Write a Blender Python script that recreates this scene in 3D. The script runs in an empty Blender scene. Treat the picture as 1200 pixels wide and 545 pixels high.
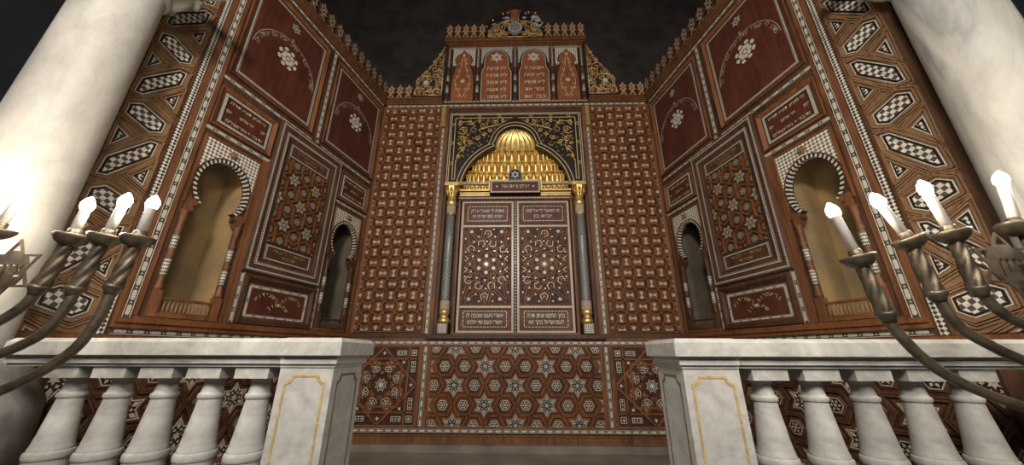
import bpy, bmesh, math, random
from mathutils import Vector, Matrix
random.seed(7)
SC = bpy.context.scene
COL = SC.collection
PI = math.pi
sin, cos, rad = math.sin, math.cos, math.radians
E = 0.93          # eye height above the platform floor; all z below are relative to the eye
D = 4.0           # distance of the ark wall
cornC = [(3.388, 3.408, .03), (3.408, 3.428, .045), (3.428, 3.444, .060), (3.444, 3.462, .078)]
HX = 1.89         # half width of the ark wall
SP = rad(12.5)    # splay of the side walls

# ------------------------------------------------------------------ frames
class Fr:
    def __init__(s, o, du, dn, hand=1):
        s.o = Vector((o[0], o[1], o[2] if len(o) > 2 else E)); s.du = Vector((du[0], du[1], 0)); s.dn = Vector((dn[0], dn[1], 0)); s.hand = hand
    def P(s, u, z, d=0.0):
        return s.o + s.du * u + s.dn * d + Vector((0, 0, z))
BK = Fr((0, D), (1, 0), (0, -1))
def side_frame(sd):
    return Fr((sd * HX, D), (sd * sin(SP), -cos(SP)), (-sd * cos(SP), -sin(SP)), sd)
SL, SR = side_frame(-1), side_frame(1)
W0 = Fr((0, 0, 0), (1, 0), (0, -1))
def local(x, y, z=0.0): return Fr((x, y, z), (1, 0), (0, -1))

# ------------------------------------------------------------------ materials
def new_mat(name):
    m = bpy.data.materials.new(name); m.use_nodes = True
    nt = m.node_tree; b = nt.nodes['Principled BSDF']
    return m, nt, b
def ramp(nt, stops, fac):
    r = nt.nodes.new('ShaderNodeValToRGB')
    el = r.color_ramp.elements
    while len(el) < len(stops): el.new(0.5)
    for e, (p, c) in zip(el, stops): e.position = p; e.color = (*c, 1)
    nt.links.new(fac, r.inputs[0]); return r.outputs[0]
def coords(nt, kind='Object', scale=(1, 1, 1), rot=(0, 0, 0)):
    t = nt.nodes.new('ShaderNodeTexCoord'); m = nt.nodes.new('ShaderNodeMapping')
    m.inputs['Scale'].default_value = scale; m.inputs['Rotation'].default_value = rot
    nt.links.new(t.outputs[kind], m.inputs[0]); return m.outputs[0]
def noise(nt, vec, scale, detail=4, rough=.55, dist=0):
    n = nt.nodes.new('ShaderNodeTexNoise'); nt.links.new(vec, n.inputs['Vector'])
    n.inputs['Scale'].default_value = scale; n.inputs['Detail'].default_value = detail
    n.inputs['Roughness'].default_value = rough; n.inputs['Distortion'].default_value = dist
    return n.outputs['Fac']
def bump(nt, b, h, strength=.2, dist=.002):
    k = nt.nodes.new('ShaderNodeBump'); k.inputs['Strength'].default_value = strength; k.inputs['Distance'].default_value = dist
    nt.links.new(h, k.inputs['Height']); nt.links.new(k.outputs[0], b.inputs['Normal'])
def wood(name, c0, c1, rough=.42, sc=(30, 30, 2.5)):
    m, nt, b = new_mat(name)
    v = coords(nt, 'Object', sc); n = noise(nt, v, 1.0, 5, .6, 1.2)
    v2 = coords(nt, 'Object', (1, 1, 1)); n2 = noise(nt, v2, 3.0, 3)
    mx = nt.nodes.new('ShaderNodeMath'); mx.operation = 'ADD'
    ml = nt.nodes.new('ShaderNodeMath'); ml.operation = 'MULTIPLY'; ml.inputs[1].default_value = .6
    nt.links.new(n2, ml.inputs[0]); nt.links.new(n, mx.inputs[0]); nt.links.new(ml.outputs[0], mx.inputs[1])
    nt.links.new(ramp(nt, [(.55, c0), (1.05, c1)], mx.outputs[0]), b.inputs['Base Color'])
    b.inputs['Roughness'].default_value = rough; b.inputs['Specular IOR Level'].default_value = .22; bump(nt, b, n, .15)
    return m
def checker(name, c1, c2, scale, rot=0, rough=.35, sx=1, jitter=True):
    """small two-tone mosaic laid out in metres on the face of the piece"""
    m, nt, b = new_mat(name)
    v = coords(nt, 'UV', (scale * sx, scale, scale), (0, 0, rot))
    c = nt.nodes.new('ShaderNodeTexChecker'); c.inputs['Scale'].default_value = 1
    nt.links.new(v, c.inputs['Vector'])
    c.inputs['Color1'].default_value = (*c1, 1); c.inputs['Color2'].default_value = (*c2, 1)
    if jitter:
        n = noise(nt, coords(nt, 'UV', (1, 1, 1)), scale * .9, 1)
        mm = nt.nodes.new('ShaderNodeMix'); mm.data_type = 'RGBA'; mm.blend_type = 'MULTIPLY'; mm.inputs[0].default_value = 1
        nt.links.new(c.outputs[0], mm.inputs[6]); nt.links.new(ramp(nt, [(.3, (.7, .68, .64)), (.6, (1, 1, 1))], n), mm.inputs[7])
        nt.links.new(mm.outputs[2], b.inputs['Base Color'])
    else: nt.links.new(c.outputs[0], b.inputs['Base Color'])
    b.inputs['Roughness'].default_value = rough
    return m
def plain(name, c, rough=.5, metal=0, var=None, vs=40, bp=0, coat=0):
    m, nt, b = new_mat(name)
    b.inputs['Roughness'].default_value = rough; b.inputs['Metallic'].default_value = metal
    b.inputs['Base Color'].default_value = (*c, 1)
    if var:
        n = noise(nt, coords(nt, 'Object'), vs, 4)
        nt.links.new(ramp(nt, [(.35, var), (.62, c)], n), b.inputs['Base Color'])
        if bp: bump(nt, b, n, bp, .004)
    return m
def marble(name, base, vein, sc=(1, 1, 1), amt=.12):
    m, nt, b = new_mat(name)
    v = coords(nt, 'Object', sc)
    n = noise(nt, v, 1.6, 8, .6, 1.6); n2 = noise(nt, v, 12, 5, .6, .4)
    w = nt.nodes.new('ShaderNodeMath'); w.operation = 'SUBTRACT'; w.inputs[1].default_value = .5; nt.links.new(n, w.inputs[0])
    a = nt.nodes.new('ShaderNodeMath'); a.operation = 'ABSOLUTE'; nt.links.new(w.outputs[0], a.inputs[0])
    c1 = ramp(nt, [(0, vein), (amt * .35, tuple(v_ * .55 + b_ * .45 for v_, b_ in zip(vein, base))), (amt, base)], a.outputs[0])
    c2 = ramp(nt, [(.3, (.80, .79, .77)), (.65, (1, 1, 1))], n2)
    mm = nt.nodes.new('ShaderNodeMix'); mm.data_type = 'RGBA'; mm.blend_type = 'MULTIPLY'; mm.inputs[0].default_value = 1
    nt.links.new(c1, mm.inputs[6]); nt.links.new(c2, mm.inputs[7]); nt.links.new(mm.outputs[2], b.inputs['Base Color'])
    b.inputs['Roughness'].default_value = .55; b.inputs['Specular IOR Level'].default_value = .35; bump(nt, b, n2, .12, .003)
    return m
M = {}
M['red'] = wood('mahogany wood', (.064, .023, .010), (.200, .078, .030), .5)
M['tablet'] = wood('warm tablet wood', (.13, .040, .016), (.24, .082, .034), .5, (14, 14, 3))
M['knot_pearl'] = plain('tawny pearl', (.46, .37, .27), .3, 0, (.26, .18, .12), 60)
M['strip'] = plain('brown banding ground', (.055, .040, .032), .4)
M['recess'] = wood('shaded ground wood', (.022, .008, .005), (.06, .022, .012), .6)  # red wood darkened to put crevice shade into the boards behind the straps
M['board'] = wood('plain red panel wood', (.048, .014, .009), (.088, .029, .018), .4, (14, 14, 2))
M['dark'] = wood('dark walnut wood', (.030, .0135, .008), (.088, .042, .024), .5)
M['orange'] = wood('honey stile wood', (.065, .026, .012), (.175, .074, .033), .5)
M['tan'] = wood('bulb-lit tan wood', (.125, .068, .036), (.215, .125, .066), .5, (16, 16, 3))  # red-brown wood lightened to carry the glow of the bulbs in its colour
M['pearl'] = plain('mother of pearl', (.56, .52, .44), .28, 0, (.30, .27, .22), 170)
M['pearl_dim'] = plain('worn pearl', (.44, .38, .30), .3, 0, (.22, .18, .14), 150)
M['bone'] = plain('yellowed bone inlay', (.60, .50, .33), .35, 0, (.36, .28, .17), 90)
M['grey_inlay'] = plain('fine grey pearl banding', (.42, .395, .345), .35, 0, (.15, .135, .115), 170)
M['brown_bone'] = plain('dull bone inlay', (.36, .29, .21), .4, 0, (.20, .15, .105), 90)
M['black'] = plain('ebony', (.012, .009, .008), .35)
M['mosaic'] = checker('square chip mosaic', (.60, .57, .50), (.075, .058, .046), 40, -rad(27))
M['mosaic_b'] = checker('slanted chip mosaic', (.60, .57, .50), (.075, .058, .046), 40, -rad(31))
M['mosaic_fine'] = checker('fine triangle mosaic', (.55, .52, .46), (.05, .03, .022), 62, PI / 4)
M['mosaic_spandrel'] = checker('spandrel chip mosaic', (.66, .64, .57), (.16, .12, .09), 50, PI / 4)
M['chain'] = checker('chain banding', (.50, .46, .40), (.05, .028, .02), 85, PI / 4)
M['diamond'] = checker('diamond banding', (.58, .55, .49), (.04, .028, .02), 58, PI / 4)
M['column_mosaic'] = checker('grey column mosaic', (.33, .33, .315), (.022, .022, .026), 60, .3)
M['gold'] = plain('gilding', (.80, .57, .21), .36, .75, (.50, .33, .10), 14, .25)
M['gold_leaf'] = plain('worn gold leaf', (.55, .36, .11), .4, .35, (.34, .21, .06), 40, .2)
M['gold_wood'] = plain('gilded carved wood', (.42, .27, .11), .45, .35, (.17, .09, .04), 30, .3)
M['gold_paint'] = plain('flaked gold inlay', (.52, .38, .17), .5, .25, (.36, .25, .12), 60)
M['brown_inlay'] = plain('dull brown inlay', (.10, .075, .055), .6, 0, (.16, .13, .10), 60)
M['bronze'] = plain('aged brass', (.20, .16, .11), .46, .75, (.10, .08, .06), 25, .25)
M['steelwhite'] = plain('white candle sleeve', (.78, .76, .70), .45)
M['marble'] = marble('white marble', (.455, .448, .42), (.37, .366, .35), (2.2, 2.2, 2.2))
M['marble_old'] = marble('plain cream marble', (.50, .475, .43), (.43, .41, .375), (1.2, 1.2, .5))
M['marble_vein'] = marble('veined cream marble', (.50, .48, .43), (.27, .265, .255), (1.0, 1.0, .32), .16)
M['stone'] = plain('rough grey stone', (.24, .235, .22), .8, 0, (.15, .145, .135), 9, .5)
M['floor'] = plain('worn floor stone', (.19, .16, .125), .42, 0, (.12, .10, .08), 3, .1)
M['upper'] = plain('dark stone wall', (.080, .060, .054), .85, 0, (.040, .032, .031), 2.2, .5)  # dark brown-grey stone, tone varied by noise
M['vault'] = plain('dark blue vault', (.036, .036, .046), .9, 0, (.020, .020, .025), 1.6)
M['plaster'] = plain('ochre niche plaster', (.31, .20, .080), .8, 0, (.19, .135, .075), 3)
M['plaster_dark'] = plain('dark niche plaster', (.105, .082, .055), .8, 0, (.07, .055, .04), 4)  # dark grey-brown plaster of the small niches
M['glass_dark'] = plain('dark blue glass', (.016, .018, .022), .2)
M['amber'] = plain('amber glass', (.75, .33, .06), .25)
M['ruby'] = plain('rust red carving', (.20, .065, .03), .4, 0, (.10, .03, .02), 60)
M['clear'] = plain('frosted glass', (.5, .52, .52), .3, 0, (.1, .11, .13), 40)
m, nt, b = new_mat('lit bulb'); b.inputs['Base Color'].default_value = (1, .95, .85, 1)
b.inputs['Emission Color'].default_value = (1, .90, .74, 1); b.inputs['Emission Strength'].default_value = 430; M['bulb'] = m

# ------------------------------------------------------------------ mesh builder
class MB:
    def __init__(s, fr=W0):
        s.fr = fr; s.v = []; s.f = []; s.uv = []; s.sm = []
    def add(s, pts, faces, smooth=False, world=False, flip=None):
        b = len(s.v)
        for p in pts:
            q = Vector(p) if world else s.fr.P(*p)
            s.v.append(q); s.uv.append((p[0], p[1]) if not world else (p[0], p[2]))
        fl = (s.fr.hand < 0) if flip is None else flip
        for f in faces:
            f = [b + i for i in f]
            if fl: f.reverse()
            s.f.append(f); s.sm.append(smooth)
    def prism(s, poly, d0, d1, scale=1.0):
        """polygon (u,z) raised from d0 to d1; scale<1 bevels the top inwards"""
        n = len(poly)
        if n < 3: return
        a = sum(poly[i][0] * poly[(i + 1) % n][1] - poly[(i + 1) % n][0] * poly[i][1] for i in range(n))
        if abs(a) < 1e-9: return
        if a < 0: poly = poly[::-1]
        cu = sum(p[0] for p in poly) / n; cz = sum(p[1] for p in poly) / n
        top = [(cu + (p[0] - cu) * scale, cz + (p[1] - cz) * scale, d1) for p in poly]
        bot = [(p[0], p[1], d0) for p in poly]
        s.add(bot + top, [list(range(n, 2 * n))] + [[i, (i + 1) % n, n + (i + 1) % n, n + i] for i in range(n)])
    def rect(s, u0, u1, z0, z1, d0, d1): s.prism([(u0, z0), (u1, z0), (u1, z1), (u0, z1)], d0, d1)
    def box(s, u0, u1, z0, z1, d0, d1):
        P = [(u, z, d) for d in (d0, d1) for z in (z0, z1) for u in (u0, u1)]
        s.add(P, [[0, 2, 3, 1], [4, 5, 7, 6], [0, 1, 5, 4], [2, 6, 7, 3], [0, 4, 6, 2], [1, 3, 7, 5]])
    def ring(s, outer, inner, d0, d1o, d1i=None):
        """band between two outlines with the same point count"""
        if d1i is None: d1i = d1o
        n = len(outer)
        a = sum(outer[i][0] * outer[(i + 1) % n][1] - outer[(i + 1) % n][0] * outer[i][1] for i in range(n))
        if a < 0: outer, inner = outer[::-1], inner[::-1]
        P = [(p[0], p[1], d0) for p in outer] + [(p[0], p[1], d1o) for p in outer] + [(p[0], p[1], d1i) for p in inner] + [(p[0], p[1], d0) for p in inner]
        F = []
        for i in range(n):
            j = (i + 1) % n
            F += [[i, j, n + j, n + i], [n + i, n + j, 2 * n + j, 2 * n + i], [2 * n + i, 2 * n + j, 3 * n + j, 3 * n + i]]
        s.add(P, F)
    def frame(s, u0, u1, z0, z1, w, d0, d1o, d1i=None):
        s.ring([(u0, z0), (u1, z0), (u1, z1), (u0, z1)], [(u0 + w, z0 + w), (u1 - w, z0 + w), (u1 - w, z1 - w), (u0 + w, z1 - w)], d0, d1o, d1i)
    def seg(s, p, q, w, d0, d1, clip=None, taper=.6):
        du, dz = q[0] - p[0], q[1] - p[1]; L = math.hypot(du, dz)
        if L < 1e-6: return
        nu, nz = -dz / L * w / 2, du / L * w / 2
        poly = [(p[0] - nu, p[1] - nz), (q[0] - nu, q[1] - nz), (q[0] + nu, q[1] + nz), (p[0] + nu, p[1] + nz)]
        if clip: poly = clip_poly(poly, *clip)
        s.prism(poly, d0, d1)
    def path(s, pts, w, d0, d1, closed=False, clip=None):
        n = len(pts)
        for i in range(n if closed else n - 1): s.seg(pts[i], pts[(i + 1) % n], w, d0, d1, clip)
    def tube(s, pts, r, n=8, rf=None, cap=True, squash=1.0, smooth=True):
        """round bar through frame points (u,z,d); r number or list"""
        P = [s.fr.P(*p) for p in pts]; m = len(P)
        R = r if isinstance(r, (list, tuple)) else [r] * m
        up = None; rows = []
        for i in range(m):
            t = (P[min(i + 1, m - 1)] - P[max(i - 1, 0)]).normalized()
            if up is None:
                up = Vector((0, 0, 1)) if abs(t.z) < .9 else Vector((1, 0, 0))
            x = (up - t * up.dot(t)).normalized(); y = t.cross(x); up = x
            row = []
            for k in range(n):
                a = 2 * PI * k / n
                rr = R[i] * (rf(i / (m - 1), a) if rf else 1)
                row.append(P[i] + x * cos(a) * rr + y * sin(a) * rr * squash)
            rows.append(row)
        pts2 = [tuple(q) for row in rows for q in row]
        F = [[i * n + k, i * n + (k + 1) % n, (i + 1) * n + (k + 1) % n, (i + 1) * n + k] for i in range(m - 1) for k in range(n)]
        if cap: F += [list(range(n))[::-1], [(m - 1) * n + k for k in range(n)]]
        s.add(pts2, F, smooth, True, False)
    def lathe(s, u, d, prof, n=24, smooth=True, rf=None):
        """turned piece about the vertical line at (u,d); prof = [(r,z)...] bottom to top"""
        c = s.fr.P(u, 0, d); m = len(prof)
        pts = [(c.x + r * cos(2 * PI * k / n) * (rf(k / n, z) if rf else 1), c.y + r * sin(2 * PI * k / n) * (rf(k / n, z) if rf else 1), c.z + z) for r, z in prof for k in range(n)]
        F = [[i * n + k, i * n + (k + 1) % n, (i + 1) * n + (k + 1) % n, (i + 1) * n + k] for i in range(m - 1) for k in range(n)]
        F += [list(range(n))[::-1], [(m - 1) * n + k for k in range(n)]]
        b0 = len(s.uv); s.add(pts, F, smooth, True, False)
        for i, (r, z) in enumerate(prof):
            for k in range(n): s.uv[b0 + i * n + k] = (abs(k / n - .5) * 2 * PI * .05, z)
    def ball(s, u, z, d, r, n=10, sq=1.0, rz=None):
        pr = [(r * sin(PI * i / 6) + 1e-5, z - (rz or r) * cos(PI * i / 6)) for i in range(7)]
        c = s.fr.P(u, 0, d)
        s.lathe(u, d, pr, n)
    def disc(s, u, z, r, d0, d1, n=16, sc=1.0): s.prism([(u + r * cos(2 * PI * k / n), z + r * sin(2 * PI * k / n)) for k in range(n)], d0, d1, sc)
    def build(s, name, mat, parent=None, loc=(0, 0, 0)):
        me = bpy.data.meshes.new(name)
        L = Vector(loc)
        me.from_pydata([tuple(v - L) for v in s.v], [], s.f)
        uvl = me.uv_layers.new(name='UVMap')
        for lp in me.loops: uvl.data[lp.index].uv = s.uv[lp.vertex_index]
        me.polygons.foreach_set('use_smooth', s.sm)
        me.materials.append(M[mat] if isinstance(mat, str) else mat)
        me.update()
        o = bpy.data.objects.new(name, me); COL.objects.link(o)
        if parent: o.parent = parent
        else: o.location = L
        return o

def clip_poly(poly, u0, u1, z0, z1):
    for ax, lim, sg in ((0, u0, 1), (0, u1, -1), (1, z0, 1), (1, z1, -1)):
        out = []
        for i in range(len(poly)):
            p, q = poly[i], poly[(i + 1) % len(poly)]
            a, b2 = (p[ax] - lim) * sg, (q[ax] - lim) * sg
            if a >= 0: out.append(p)
            if (a < 0) != (b2 < 0):
                t = a / (a - b2); out.append((p[0] + (q[0] - p[0]) * t, p[1] + (q[1] - p[1]) * t))
        poly = out
        if len(poly) < 3: return []
    return poly
def ngon(u, z, R, n, rot=0): return [(u + R * cos(rot + 2 * PI * k / n), z + R * sin(rot + 2 * PI * k / n)) for k in range(n)]
def star(u, z, R, r, n, rot=0): return [(u + (R if k % 2 == 0 else r) * cos(rot + PI * k / n), z + (R if k % 2 == 0 else r) * sin(rot + PI * k / n)) for k in range(2 * n)]
def ell(u, z, a, b2, t0, t1, n): return [(u + a * cos(t0 + (t1 - t0) * k / n), z + b2 * sin(t0 + (t1 - t0) * k / n)) for k in range(n + 1)]
def spiral(u, z, r0, r1, a0, turns, n=22): return [(u + (r0 + (r1 - r0) * k / n) * cos(a0 + turns * 2 * PI * k / n), z + (r0 + (r1 - r0) * k / n) * sin(a0 + turns * 2 * PI * k / n)) for k in range(n + 1)]

# ------------------------------------------------------------------ lettering (built-in font, Hebrew glyphs)
_gl = {}
def glyph(ch):
    if ch in _gl: return _gl[ch]
    c = bpy.data.curves.new('glyph', 'FONT'); c.body = ch; c.resolution_u = 2; c.fill_mode = 'FRONT'
    o = bpy.data.objects.new('glyph', c); COL.objects.link(o)
    dg = bpy.context.evaluated_depsgraph_get(); dg.update()
    me = o.evaluated_get(dg).to_mesh()
    vs = [(v.co.x, v.co.y) for v in me.vertices]; fs = [list(p.vertices) for p in me.polygons]
    o.evaluated_get(dg).to_mesh_clear(); bpy.data.objects.remove(o); bpy.data.curves.remove(c)
    x0 = min([v[0] for v in vs] or [0]); x1 = max([v[0] for v in vs] or [.2])
    _gl[ch] = (vs, fs, x0, x1); return _gl[ch]
def text(mb, s, u, z, h, d, fit=None, bold=0.0):
    """one right-to-left line centred on u, baseline z, letter height h, reading correctly for the viewer"""
    gap = .10; k = h / .62; adv = []
    for ch in s: adv.append(.26 if ch == ' ' else glyph(ch)[3] - glyph(ch)[2] + gap)
    W = (sum(adv) - gap) * k; kx = k
    if fit: kx = k * fit / W; W = fit
    x = W / 2; hd = mb.fr.hand
    for ch, a in zip(s, adv):
        if ch != ' ':
            vs, fs, x0, x1 = glyph(ch)
            x -= (x1 - x0) * kx
            for ob in ((0, 0, 0), (bold, 0, .0004), (0, bold, .0008)) if bold else ((0, 0, 0),):
                pts = [(u + hd * (x + (vx - x0) * kx + ob[0]), z + vy * k + ob[1], d + ob[2]) for vx, vy in vs]
                mb.add(pts, fs, flip=False)
            x -= gap * kx
        else: x -= a * kx
def arctext(mb, s, u, z, R, a0, a1, h, d, inward=False):
    """letters along an arc, starting at viewer-right angle a0"""
    n = len(s); hd = mb.fr.hand; k = h / .62
    for i, ch in enumerate(s):
        if ch == ' ': continue
        vs, fs, x0, x1 = glyph(ch); a = a0 + (a1 - a0) * (i + .5) / n
        t = a - PI / 2 + (PI if inward else 0); xm = (x0 + x1) / 2
        cx_, cz_ = R * cos(a), R * sin(a)
        pts = []
        for vx, vy in vs:
            x, y = (vx - xm) * k, (vy - .31) * k
            pts.append((u + hd * (cx_ + x * cos(t) - y * sin(t)), z + cz_ + x * sin(t) + y * cos(t), d))
        mb.add(pts, fs, flip=False)

# ------------------------------------------------------------------ things
def tag(o, label=None, cat=None, group=None, kind=None):
    if label: o['label'] = label
    if cat: o['category'] = cat
    if group: o['group'] = group
    if kind: o['kind'] = kind
    return o
class Thing:
    def __init__(s, name, label, cat, loc, fr=W0, group=None):
        s.root = bpy.data.objects.new(name, None); COL.objects.link(s.root)
        s.root.empty_display_size = .05
        s.loc = Vector(loc); s.root.location = s.loc; s.fr = fr
        tag(s.root, label, cat, group); s.parts = []
    def part(s, name, mat, parent=None, label=None):
        mb = MB(s.fr); s.parts.append((mb, name, mat, parent, label)); return mb
    def now(s, mb):
        for i, (b_, name, mat, parent, label) in enumerate(s.parts):
            if b_ is mb:
                o = mb.build(name, mat, parent or s.root, s.loc); s.parts.pop(i)
                if label: o['label'] = label
                return o
    def done(s):
        for (mb, name, mat, parent, label) in s.parts:
            if mb.f:
                o = mb.build(name, mat, parent or s.root, s.loc)
                if label: o['label'] = label
        s.parts = []
        return s.root
def copy_tree(o, parent=None):
    c = o.copy(); COL.objects.link(c)
    if parent: c.parent = parent
    for ch in list(o.children): copy_tree(ch, c)
    return c
def struct(mb, name, mat):
    return tag(mb.build(name, mat), kind='structure')
_tn = [0]
def trim(mb_list):
    for mb, mat in mb_list:
        _tn[0] += 1; struct(mb, 'trim_%d' % _tn[0], mat)

class Trims:
    """every box or strip made through this becomes a trim of its own"""
    def __init__(s, fr, mat): s.fr = fr; s.mat = mat
    def box(s, *a):
        m_ = MB(s.fr); m_.box(*a); trim([(m_, s.mat)])
    def rect(s, *a):
        m_ = MB(s.fr); m_.rect(*a); trim([(m_, s.mat)])
def inlaid_strip(fr, p, q, w):
    bk, wh = MB(fr), MB(fr); cartouche_strip(bk, wh, p, q, w, 0)
    _tn[0] += 1; o = struct(bk, 'trim_%d' % _tn[0], 'strip'); wh.build('lozenge_inlay', 'pearl', o)
def cartouche_strip(bk, wh, p, q, w, d, L=.062, gap=.026):
    """black strip with thin pale edges and long pale lozenges"""
    du, dz = q[0] - p[0], q[1] - p[1]; T = math.hypot(du, dz); tu, tz = du / T, dz / T; nu, nz = -tz, tu
    bk.seg(p, q, w, -.002, .0030)
    for sgn in (-1, 1):
        o = sgn * w * .44
        wh.seg((p[0] + nu * o, p[1] + nz * o), (q[0] + nu * o, q[1] + nz * o), w * .10, .002, .0042)
    n = max(1, int(T / (L + gap))); st = T / n; l = st - gap
    for i in range(n):
        c = (i + .5) * st
        poly = [(c + a * l / 2, b_ * w * .24) for a, b_ in ((-1, 0), (-.8, -1), (.8, -1), (1, 0), (.8, 1), (-.8, 1))]
        wh.prism([(p[0] + tu * a + nu * b_, p[1] + tz * a + nz * b_) for a, b_ in poly], .002, .0046)
        c2 = i * st
        if i:
            wh.prism([(p[0] + tu * (c2 + a) + nu * b_, p[1] + tz * (c2 + a) + nz * b_) for a, b_ in ((-.006, 0), (0, -.006), (.006, 0), (0, .006))], .002, .0044)
def rect_cart(bk, wh, u0, u1, z0, z1, w, d=0, L=.06, gap=.022):
    h = w / 2
    for p, q in (((u0, z0 + h), (u1, z0 + h)), ((u0, z1 - h), (u1, z1 - h)), ((u0 + h, z0), (u0 + h, z1)), ((u1 - h, z0), (u1 - h, z1))):
        cartouche_strip(bk, wh, p, q, w, d, L, gap)

def hex_tile(pe, bl, u, z, R, rot, clip, d=.008):
    for mb, k, dd in ((pe, 1, d), (bl, .88, d + .0008)):
        mb.prism(clip_poly(ngon(u, z, R * k, 6, rot), *clip), d - .004, dd)
    for k in range(6):
        a = rot + k * PI / 3
        pe.prism(clip_poly([(u + R * r * cos(a + t), z + R * r * sin(a + t)) for r, t in ((.74, 0), (.46, .36), (.28, 0), (.46, -.36))], *clip), d, d + .0016)
    pe.prism(clip_poly(ngon(u, z, R * .20, 6, rot), *clip), d, d + .0020)
def star_tile(pe, bl, u, z, R, rot, clip, d=.008):
    r = R / math.sqrt(3)
    pe.prism(clip_poly(star(u, z, R, r, 6, rot), *clip), d - .004, d)
    bl.prism(clip_poly(star(u, z, R * .86, r * .86, 6, rot), *clip), d - .004, d + .0008)
    for k in range(6):
        a = rot + k * PI / 3
        pe.prism(clip_poly([(u + R * .80 * cos(a), z + R * .80 * sin(a)), (u + R * .56 * cos(a + .22), z + R * .56 * sin(a + .22)), (u + R * .36 * cos(a), z + R * .36 * sin(a)), (u + R * .56 * cos(a - .22), z + R * .56 * sin(a - .22))], *clip), d, d + .0018)
        a += PI / 6
        pe.prism(clip_poly(star(u + R * .36 * cos(a), z + R * .36 * sin(a), R * .11, R * .05, 4, a), *clip), d, d + .0018)
    pe.prism(clip_poly(star(u, z, R * .26, R * .12, 6, rot), *clip), d, d + .0022)
def lattice(T, clip, cu, cz, a, upright=True, tR=.24, sR=.50, strap='red', base='red', pearl='pearl'):
    """interlaced hexagons and six-pointed stars; cells touch at the corners"""
    st = T.part('interlace_lattice', strap); bl_ = T.part('cell_pattern', base)
    u0, u1, z0, z1 = clip; h = a * math.sqrt(3) / 2
    N = 14
    for r in range(-N, N + 1):
        for c in range(-N, N + 1):
            x, y = (c + r * .5) * a, r * h
            if not upright: x, y = y, x
            u, z = cu + x, cz + y
            if not (u0 - a < u < u1 + a and z0 - a < z < z1 + a): continue
            isstar = (c - r) % 3 == 0
            rot = 0 if upright else PI / 6
            if isstar:
                R = a * .866
                bl_.prism(clip_poly(star(u, z, R * .80, R * .80 / math.sqrt(3), 6, rot + PI / 6), *clip), 0, .011, .9)
                sp = T.part('star_inlay', 'grey_inlay' if pearl == 'pearl' else pearl); sb = MB(T.fr)
                star_tile(sp, sb, u, z, a * sR, rot + PI / 6, clip, .0125)
                if sp.f:
                    so_ = T.now(sp)
                    if sb.f: T.parts.append((sb, 'star_ground', 'black', so_, None))
            else:
                for k in range(6):
                    for (ro, ri, dd) in ((.550, .490, .022), (.470, .415, .019)):
                        A0, A1 = rot + k * PI / 3, rot + (k + 1) * PI / 3
                        q = [(u + a * R_ * cos(A), z + a * R_ * sin(A)) for R_, A in ((ro, A0), (ro, A1), (ri, A1), (ri, A0))]
                        st.prism(clip_poly(q, *clip), 0, dd)
                bl_.prism(clip_poly(ngon(u, z, a * .345, 6, rot), *clip), 0, .012, .84)
                hp = T.part('hexagon_inlay', pearl); hb = MB(T.fr)
                hex_tile(hp, hb, u, z, a * tR, rot, clip, .0135)
                if hp.f:
                    so_ = T.now(hp)
                    if hb.f: T.parts.append((hb, 'hexagon_ground', 'black', so_, None))

# ================================================================== SHELL
mb = MB(W0); mb.add([(-6, -3, 0), (6, -3, 0), (6, 6.5, 0), (-6, 6.5, 0)], [[0, 1, 2, 3]], world=True, flip=False); struct(mb, 'floor', 'floor')
mb = MB(W0); mb.add([(-6, 6.0, -.2), (6, 6.0, -.2), (6, 6.0, 12), (-6, 6.0, 12)], [[0, 1, 2, 3]], world=True, flip=False)
for r in range(24):       # courses of big ashlar blocks
    for c in range(-6, 7):
        x0 = c * .95 + (r % 2) * .45; mb.box(x0, x0 + .93, -.2 + r * .5, .285 + r * .5, 0, .02) if False else None
        w0 = Fr((0, 6.0, 0), (1, 0), (0, -1)); f_ = mb.fr; mb.fr = w0; mb.rect(x0 + .01, x0 + .94, -.2 + r * .5, .29 + r * .5, 0, .015); mb.fr = f_
struct(mb, 'wall_rear', 'upper')
for sd, nm in ((-1, 'wall_outer_left'), (1, 'wall_outer_right')):
    mb = MB(W0); mb.add([(sd * 5, -3, 0), (sd * 5, 6, 0), (sd * 5, 6, 12), (sd * 5, -3, 12)], [[0, 1, 2, 3]], world=True, flip=False); struct(mb, nm, 'vault')
mb = MB(W0)
mb.add([(-6, -3, 11.6), (6, -3, 11.6), (6, 6, 11.6), (-6, 6, 11.6)], [[0, 1, 2, 3]], world=True, flip=False)
struct(mb, 'ceiling', 'vault')

# back wall carcass (with the recess for the ark hood)
mb = MB(BK)
HO = []  # hood outline, right half from springing to crown
for k in range(13):
    t = math.acos(1) + k / 12 * rad(67.5)
    HO.append((.715 * cos(t), 2.00 + .715 * sin(t)))
HO = HO[:]
HO += [(.275 * cos(t), 2.70 + .285 * sin(t)) for t in [i * PI / 2 / 10 for i in range(11)]]
HOUT = HO + [(-x, z) for x, z in HO[-2::-1]]
mb.box(-1.98, -.90, -.95, 3.40, -.14, -.002); mb.box(.90, 1.98, -.95, 3.40, -.14, -.002)
mb.box(-.90, .90, -.95, .16, -.14, -.002); mb.box(-.90, .90, 3.18, 3.40, -.14, -.002)
mb.box(-.90, .90, .16, 2.0, -.14, -.075)
mb.box(-1.9, 1.9, 1.9, 3.3, -.60, -.55)
struct(mb, 'wall_back', 'dark')
mb = MB(BK); mb.box(-1.97, 1.97, -.865, -.785, 0, .025); mb.box(-1.97, 1.97, -.80, -.785, .0, .035); struct(mb, 'baseboard_back', 'orange')
mb = MB(BK); mb.box(-1.99, 1.99, -.93, -.865, 0, .10); struct(mb, 'trim_step', 'floor')
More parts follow.
